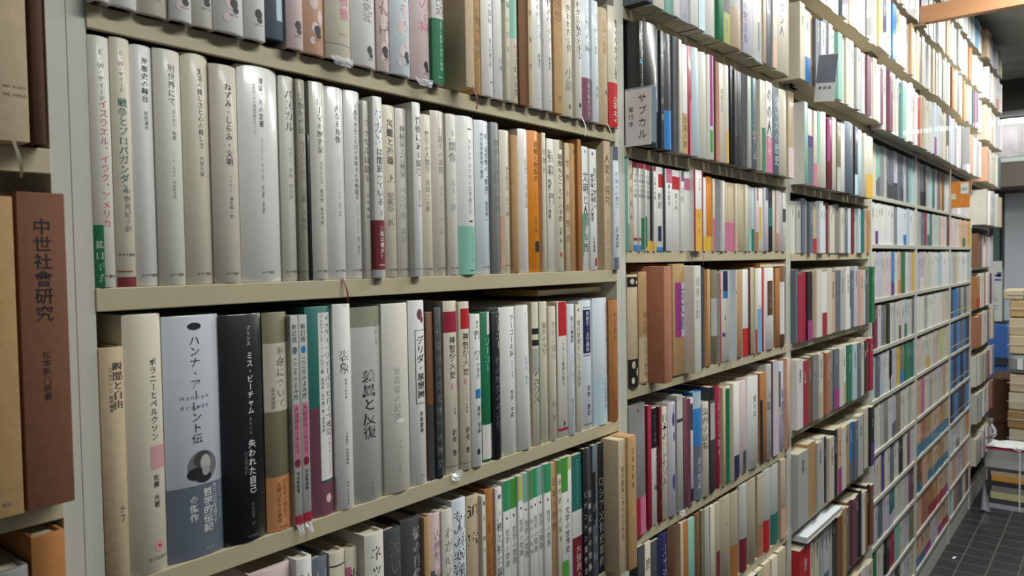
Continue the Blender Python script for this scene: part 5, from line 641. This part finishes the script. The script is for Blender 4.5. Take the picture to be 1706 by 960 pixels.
(17982, 18359, -328, 16920, 2040, 'PL', 'p', 'pale pink paperback, third from left on the third bay shelf beside the card', [('p', 0, 1, 0.35, 0.5, 'PU'), ('p', 0, 1, 0.5, 1, 'SL')], {'d': 0.12}),
(18361, 18638, -361, 16920, 2029, 'C', 'p', 'cream paperback with pink block, fourth from left on the third bay shelf beside the card', [('p', 0, 1, 0.7, 1, 'PK')], {'d': 0.12}),
(18737, 19136, -339, 16920, 2084, 'C', 'p', 'cream paperback, fifth from left on the third bay shelf beside the card', [('p', 0, 0.6, 0, 0.7, 'MI')], {'d': 0.12}),
(19138, 19491, -372, 16920, 2111, 'W', 'h', 'thick white hardback, sixth from left on the third bay shelf beside the card', [], {'d': 0.12}),
(19594, 20049, -350, 16920, 1988, 'MA', 'p', 'maroon paperback with magenta block, seventh from left on the third bay shelf beside the card', [('p', 0, 0.5, 0, 0.6, 'MG')], {'d': 0.12}),
(20155, 20508, -328, 16920, 2111, 'OW', 'p', 'thick off-white paperback, eighth from left on the third bay shelf beside the card', [], {'d': 0.12}),
(20510, 20873, -361, 16920, 2010, 'OL', 'p', 'olive paperback, seventh from right on the third bay shelf beside the card', [('p', 0, 1, 0.65, 1, 'LG')], {'d': 0.12}),
(20984, 21359, -339, 16920, 2046, 'W', 'p', 'thick white paperback, sixth from right on the third bay shelf beside the card', [], {'d': 0.12}),
(21361, 22313, -372, 16920, 2158, 'SL', 'h', 'slate-grey hardback with thin title, fifth from right on the third bay shelf beside the card', [('t', '記憶術', 0.2, 0.45, 'lg', 0.6, 0, 1.0)], {'d': 0.12}),
(22432, 22776, -350, 16920, 2120, 'DG', 'p', 'dark grey paperback, fourth from right on the third bay shelf beside the card', [('p', 0, 1, 0.7, 1, 'PB')], {'d': 0.12}),
(22897, 23467, -328, 16920, 2100, 'PB', 'h', 'thick pale blue hardback, third from right on the third bay shelf beside the card', [], {'d': 0.12}),
(23469, 23774, -361, 16920, 2048, 'C', 'p', 'cream paperback, second from right on the third bay shelf beside the card', [], {'d': 0.12}),
(23901, 24862, -339, 16920, 2029, 'C', 'h', 'thick cream hardback with yellow block, last on the third bay shelf beside the card', [('p', 0, 1, 0.62, 1, 'Y')], {'d': 0.12})])]
for grp, recs in BOOKS:
    for x0, x1, y, z, h, col, kind, label, marks, o in recs:
        tag(book(x0 / 1e4, x1 / 1e4, y / 1e4, z / 1e4, h / 1e4, col, kind, marks, o), label, 'book', grp)
# ------------------------------------------------------------------ things in front of the books
WHITE = paint('e8e8e6', 0.55, 0.02, 20)
r = empty('section_sign', (0.8955, 0, 1.7035)); tag(r, 'white card with hand-lettered black characters in a clear holder before black books', 'sign')
mb = MB(); mb.box(0.0016, 0.0058, -0.053, 0.0, 0.0, 0.098, paint('8e9aa6', 0.15, 0.02, 20, 0.6), 0.001); mb.box(0.0058, 0.020, -0.053, -0.034, 0.0, 0.098, paint('76828e', 0.15, 0.02, 20, 0.6), 0.001); hold = mb.build('card_holder', r)
mb = MB(); mb.box(0.0003, 0.0015, -0.052, -0.002, -0.004, 0.094, WHITE)
def side_text(mb, s, ytop, x, yc, pitch, sz, m, bold=False):   # vertical lettering on a face turned towards -X
    for i, ch in enumerate(s):
        v, f = glyph(ch, bold); zc = ytop - (i + .5) * pitch
        mb.add([(x, yc - a * sz, zc + b * sz) for a, b in v], f, m)
side_text(mb, 'サブカル', 0.087, 0.0001, -0.036, 0.0205, 0.0175, ink('k'))
side_text(mb, '単行本', 0.066, 0.0001, -0.0135, 0.0125, 0.0105, ink('k'))
mb.build('lettered_card', hold)
r = empty('postcard', (1.772, -0.056, 1.905)); tag(r, 'small grey and white picture card standing out from the overhanging books', 'card')
mb = MB(); mb.box(-0.001, 0.0, -0.05, 0.0, 0.0, 0.12, WHITE); pc = mb.build('card', r)
mb = MB(); mb.box(-0.0016, -0.0011, -0.049, -0.001, 0.048, 0.119, paint('7d828c', 0.5, 0.1, 60)); mb.build('printed_picture', pc); r.rotation_euler = (math.radians(6), 0, 0)
mb = MB(); side_text(mb, '書', 0.04, -0.0013, -0.012, 0.01, 0.009, ink('k')); side_text(mb, '棚', 0.04, -0.0013, -0.024, 0.01, 0.009, ink('k')); side_text(mb, '案', 0.04, -0.0013, -0.036, 0.01, 0.009, ink('k')); mb.build('caption', pc)
r = empty('envelope', (4.147, -0.052, 1.737)); tag(r, 'orange envelope with a white address label standing out from the shelf', 'envelope')
mb = MB(); mb.box(-0.006, 0.006, -0.033, 0.048, 0.0, 0.130, paint('e08a30', 0.6, 0.05, 30), 0.002); eb = mb.build('envelope_body', r)
mb = MB(); mb.box(-0.0075, -0.0065, -0.028, 0.006, 0.068, 0.124, WHITE); mb.box(-0.0079, -0.0076, -0.023, 0.001, 0.086, 0.1, paint('9fc0c8', .6, .02, 20)); mb.build('address_label', eb)
mb = MB(); mb.box(-0.0075, -0.0065, 0.027, 0.047, 0.042, 0.07, paint('d9d2bf', .6, .02, 20)); mb.build('stamp', eb)
mb = MB(); mb.box(-0.001, 0.001, -0.033, 0.038, 0.0, 0.185, paint('cfcdd0', 0.6, 0.03, 20)); o = mb.build('paper_board', loc=(4.150, -0.052, 1.955)); tag(o, 'blank pale grey board standing above the orange envelope', 'board')
# the wooden batten bridging the aisle
r = empty('wooden_batten', (3.06, 0, 2.40)); tag(r, 'orange-brown wooden batten crossing high above the aisle', 'batten')
mb = MB(); mb.box(-0.018, 0.018, -1.6, -0.064, 0.0, 0.066, paint('c08a60', 0.55, 0.1, 8, 0.1, 0.1, (6, .6, 6)), 0.002); mb.build('beam_bar', r)
mb = MB(); mb.box(-0.02, 0.03, -0.085, -0.002, -0.0085, -0.0012, paint('9b8a70', 0.5, 0.04, 9), 0.001); mb.build('bracket', r)
# books lying flat on the rows
def flat_book(x0, x1, y0, y1, z, t, code, label):
    mb = MB(); m = jacket(code); a = min(.0015, t * .15)
    mb.box(x0, x1, y0, y1, z, z + a, m); mb.box(x0, x1, y0, y1, z + t - a, z + t, m); mb.box(x0, x0 + a, y0, y1, z + a, z + t - a, m)
    o = mb.build('flat_book'); tag(o, label, 'book'); pb = MB(); pb.box(x0 + a * 1.1, x1 - .001, y0 + .001, y1 - .001, z + a, z + t - a, PAGE); pb.build('page_block', o)
flat_book(0.66, 0.845, 0.02, 0.13, 1.5 - .0545, 0.009, 'T', 'tan book lying flat on top of the row beside the second upright')
flat_book(1.535, 1.715, 0.0, 0.13, 1.5 - .0245, 0.011, 'OB', 'orange-brown book lying flat on top of the brown-slipcase shelf')
flat_book(1.79, 2.12, -.03, 0.1, 1.5 - .778, 0.016, 'PW', 'pale glossy magazine lying flat above the bright red book')
# ------------------------------------------------------------------ the end of the aisle
r = empty('tube_lamp', (7.1, -0.5, 2.575)); tag(r, 'lit white tube lamp under the ceiling at the far end', 'lamp')
mb = MB(); mb.box(-0.06, 0.06, -0.6, 0.75, 0.012, 0.024, WHITE); mb.build('housing', r)
em = bpy.data.materials.new('lit_tube'); em.use_nodes = True; em.node_tree.nodes['Principled BSDF'].inputs['Emission Color'].default_value = (.95, 1, .98, 1); em.node_tree.nodes['Principled BSDF'].inputs['Emission Strength'].default_value = 14
mb = MB(); mb.tube([(-0.02, -0.58, -0.006), (-0.02, 0.73, -0.006)], 0.016, em, 10); mb.build('tube', r)
for y0, y1, c, lab in ((-.45, -.02, 'c9bcc6', 'pinkish poster on the end wall under the lamp'), (.0, .13, 'd8d0d4', 'pale grey poster beside the pinkish one on the end wall')):
    mb = MB(); mb.box(7.292, 7.299, y0, y1, 2.31, 2.56, paint(c, .6, .2, 14)); tag(mb.build('wall_poster'), lab, 'poster')
mb = MB(); mb.box(7.285, 7.299, -.8, .25, 2.225, 2.30, paint('cfdcd6', .5, .05, 6), 0.002); o = mb.build('wall_ledge'); tag(o, 'pale green ledge running along the end wall under the posters', 'ledge')
r = empty('notice_sheet', (7.0, 0.13, 0.95)); tag(r, 'white notice sheet with purple lines hanging at the far end', 'notice')
mb = MB(); mb.box(-0.001, 0.001, -0.055, 0.06, 0.0, 0.49, WHITE); sh = mb.build('sheet', r)
mb = MB()
for z0, z1, a, b in ((.33, .345, -.05, .055), (.36, .40, -.05, -.02), (.365, .38, -.05, .055)): mb.box(-0.0022, -0.0012, a, b, z0, z1, paint('6a5aa8', .6, .02, 20))
mb.build('printed_lines', sh)
mb = MB(); side_text(mb, 'の', .20, -.0015, -.01, .05, .05, ink('SL')); side_text(mb, 'と', .14, -.0015, -.01, .05, .05, ink('SL')); mb.build('lettering', sh)
mb = MB(); mb.box(6.95, 7.2, .03, .2, 0.0, 0.93, paint('4a7fd0', .4, .05, 6, .3), .01); o = mb.build('storage_crate'); tag(o, 'blue plastic crate standing on the floor at the far end', 'crate')
mb = MB(); mb.box(6.93, 6.949, .02, .21, 0.60, 0.66, paint('3c4858', .5)); mb.build('rim_strip', o)
mb = MB(); mb.box(6.98, 7.15, .04, .19, 0.931, 0.948, paint('3a3a3c', .6), .004); mb.build('crate_lid', o)
mb = MB(); mb.box(6.0, 6.45, -.19, .045, 0.0, .62, paint('6b4a36', .75, .08, 10), .004); o = mb.build('cardboard_box'); tag(o, 'dark brown cardboard box standing behind the bundles', 'box')
mb = MB(); mb.box(5.996, 6.0, -.19, .045, .30, .312, paint('4a3226', .8)); mb.build('flap_seam', o)
# a tower of paper-wrapped bundles
BND = [('cfc8b4', .13, 0), ('b9ab8e', .12, 0), ('cdc4ac', .125, .004), ('a7875c', .12, -.004), ('d2cab4', .115, 0), ('cfc0a0', .12, .006), ('d8c8a4', .118, .003), ('d6c6a2', .118, .0), ('cbb082', .11, .004), ('d0c2a2', .07, -.03)]
BL_ = ['lowest of the tower of paper bundles behind the magazines', 'beige bundle second from the floor in the tower', 'tan brown bundle low in the tower above two beige ones', 'dark tan bundle in the middle of the tower', 'pale bundle under the grey bag in the tower', 'bundle carrying the grey bag in the tower', 'cream bundle of upright books above the grey bag', 'cream bundle of curved spines near the top of the tower', 'brown-topped bundle near the top of the tower', 'small pale bundle on top of the tower']
z = 0.0
for i, ((c, t, dy), lab) in enumerate(zip(BND, BL_)):
    rb = empty('paper_bundle', (5.62, -.285, z)); tag(rb, lab, 'bundle', 'bundles in the tower'); n = 3; mb = MB()
    for k in range(n):                                                  # three wrapped blocks with soft edges, tied together
        a = -.165 + dy * -1 + k * .11; mb.box(-.12 - .006 * ((i + k) % 3), .12, a, a + .109, 0, t - .001 - .004 * ((i + k) % 2), paint(c, .7, .1, 16), .009)
    mb.build('wrapped_block', rb); mb = MB(); mb.box(-.137, -.1345, -.17, .17, t * .5 - .002, t * .5 + .002, paint('e4e0d4', .6)); mb.build('string', rb); z += t
    if i == 5:
        mb = MB(); mb.box(5.48, 5.75, -.45, -.118, z, z + .125, paint('8d9398', .35, .1, 10, .3), .03); o = mb.build('grey_bag'); tag(o, 'grey plastic bag squeezed between bundles in the tower', 'bag')
        mb = MB(); mb.box(5.474, 5.479, -.2, -.17, z + .03, z + .1, WHITE); mb.build('white_tag', o); z += .127
# magazines stacked on the floor
MG = [('b9b8c4', .028, .0, 'lilac magazine lying on the tiled floor under the stack'), ('4a4a4c', .03, .02, 'dark magazine second from the floor in the tied stack'), ('d0cf9c', .04, .03, 'yellow-green magazine low in the tied stack'), ('8c8a86', .035, .035, 'grey magazine below the dark one in the stack'), ('38383a', .03, .03, 'black magazine in the middle of the tied stack'),
      ('e0a040', .03, .035, 'orange magazine in the middle of the tied stack'), ('c9b08c', .028, .03, 'tan magazine above the orange one in the stack'), ('4e4c4a', .02, .02, 'thin dark magazine above the tan one in the stack'), ('b6b6b8', .05, .0, 'thick light grey magazine high in the tied stack'), ('a8a8a6', .055, .008, 'thick grey magazine second from the top of the stack'), ('b04050', .008, .0, 'red magazine under the white papers on the stack')]
z = 0.0
for c, t, dy, lab in MG:
    mb = MB(); y1 = -.062 - dy; m = paint(c, .45, .08, 14, .2); mb.box(4.93, 5.16, -.42, y1, z, z + .002, m); mb.box(4.93, 5.16, -.42, y1, z + t - .003, z + t - .0005, m); mb.box(4.93, 5.16, y1 - .002, y1, z + .002, z + t - .003, m); mb.box(4.93, 4.932, -.42, y1 - .002, z + .002, z + t - .003, m)
    o = mb.build('magazine'); tag(o, lab, 'magazine', 'magazines in the tied stack'); pb = MB(); pb.box(4.9325, 5.158, -.419, y1 - .0025, z + .002, z + t - .003, paint('c4c2bc', .7, .12, 16, 0, 0, (1, 1, 40))); pb.build('page_block', o); z += t
rnd = random.Random(3); mb = MB(); nz = [[rnd.uniform(0, .012) for _ in range(9)] for _ in range(7)]
mb.sheet(lambda u, v: (4.935 + .2 * v, -.07 - .33 * u, z + .004 + nz[round(v * 6)][round(u * 8)]), 8, 6, WHITE); tag(mb.build('crumpled_paper'), 'crumpled white paper lying on top of the magazine stack', 'paper')
r = empty('tie_string', (4.926, -.235, 0)); tag(r, 'white string tied round the magazine stack', 'string')
mb = MB(); mb.box(-.003, .0, -.004, .004, 0.002, z + .004, WHITE); mb.build('string_loop', r); mb = MB(); mb.tube([(-.004, 0, z), (-.01, .02, z + .03), (0, .035, z + .012), (-.004, 0, z), (-.01, -.02, z + .026), (0, -.03, z + .01)], .003, WHITE); mb.build('knot', r)
mb = MB(); mb.sheet(lambda u, v: (4.80 + .12 * u, -.058 - .05 * v * (1 - u), .012 + .16 * u + .004 * math.sin(v * 6)), 6, 4, paint('6c6c72', .4, .08, 20, .3)); tag(mb.build('loose_cover'), 'loose grey cover leaning against the magazine stack', 'cover')
mb = MB(); nz = [[rnd.uniform(-.012, .012) for _ in range(7)] for _ in range(7)]
mb.sheet(lambda u, v: (4.84 + .1 * v, -.075 - .04 * math.sin(u * 3.1) + nz[round(v * 6)][round(u * 6)], .43 + .13 * u - .06 * v), 6, 6, paint('d2d6dc', .2, .05, 20, .5)); tag(mb.build('plastic_bag'), 'crumpled white plastic bag caught at the end of the bookcases', 'bag')
mb = MB(); mb.sheet(lambda u, v: (3.93 + .035 * u, -.045 - .012 * v - .01 * u, .002 + .004 * math.sin(u * 3)), 4, 2, WHITE); tag(mb.build('paper_scrap'), 'small white scrap of paper on the dark tiled floor', 'scrap')

bpy.data.objects.remove(_fo, do_unlink=True)
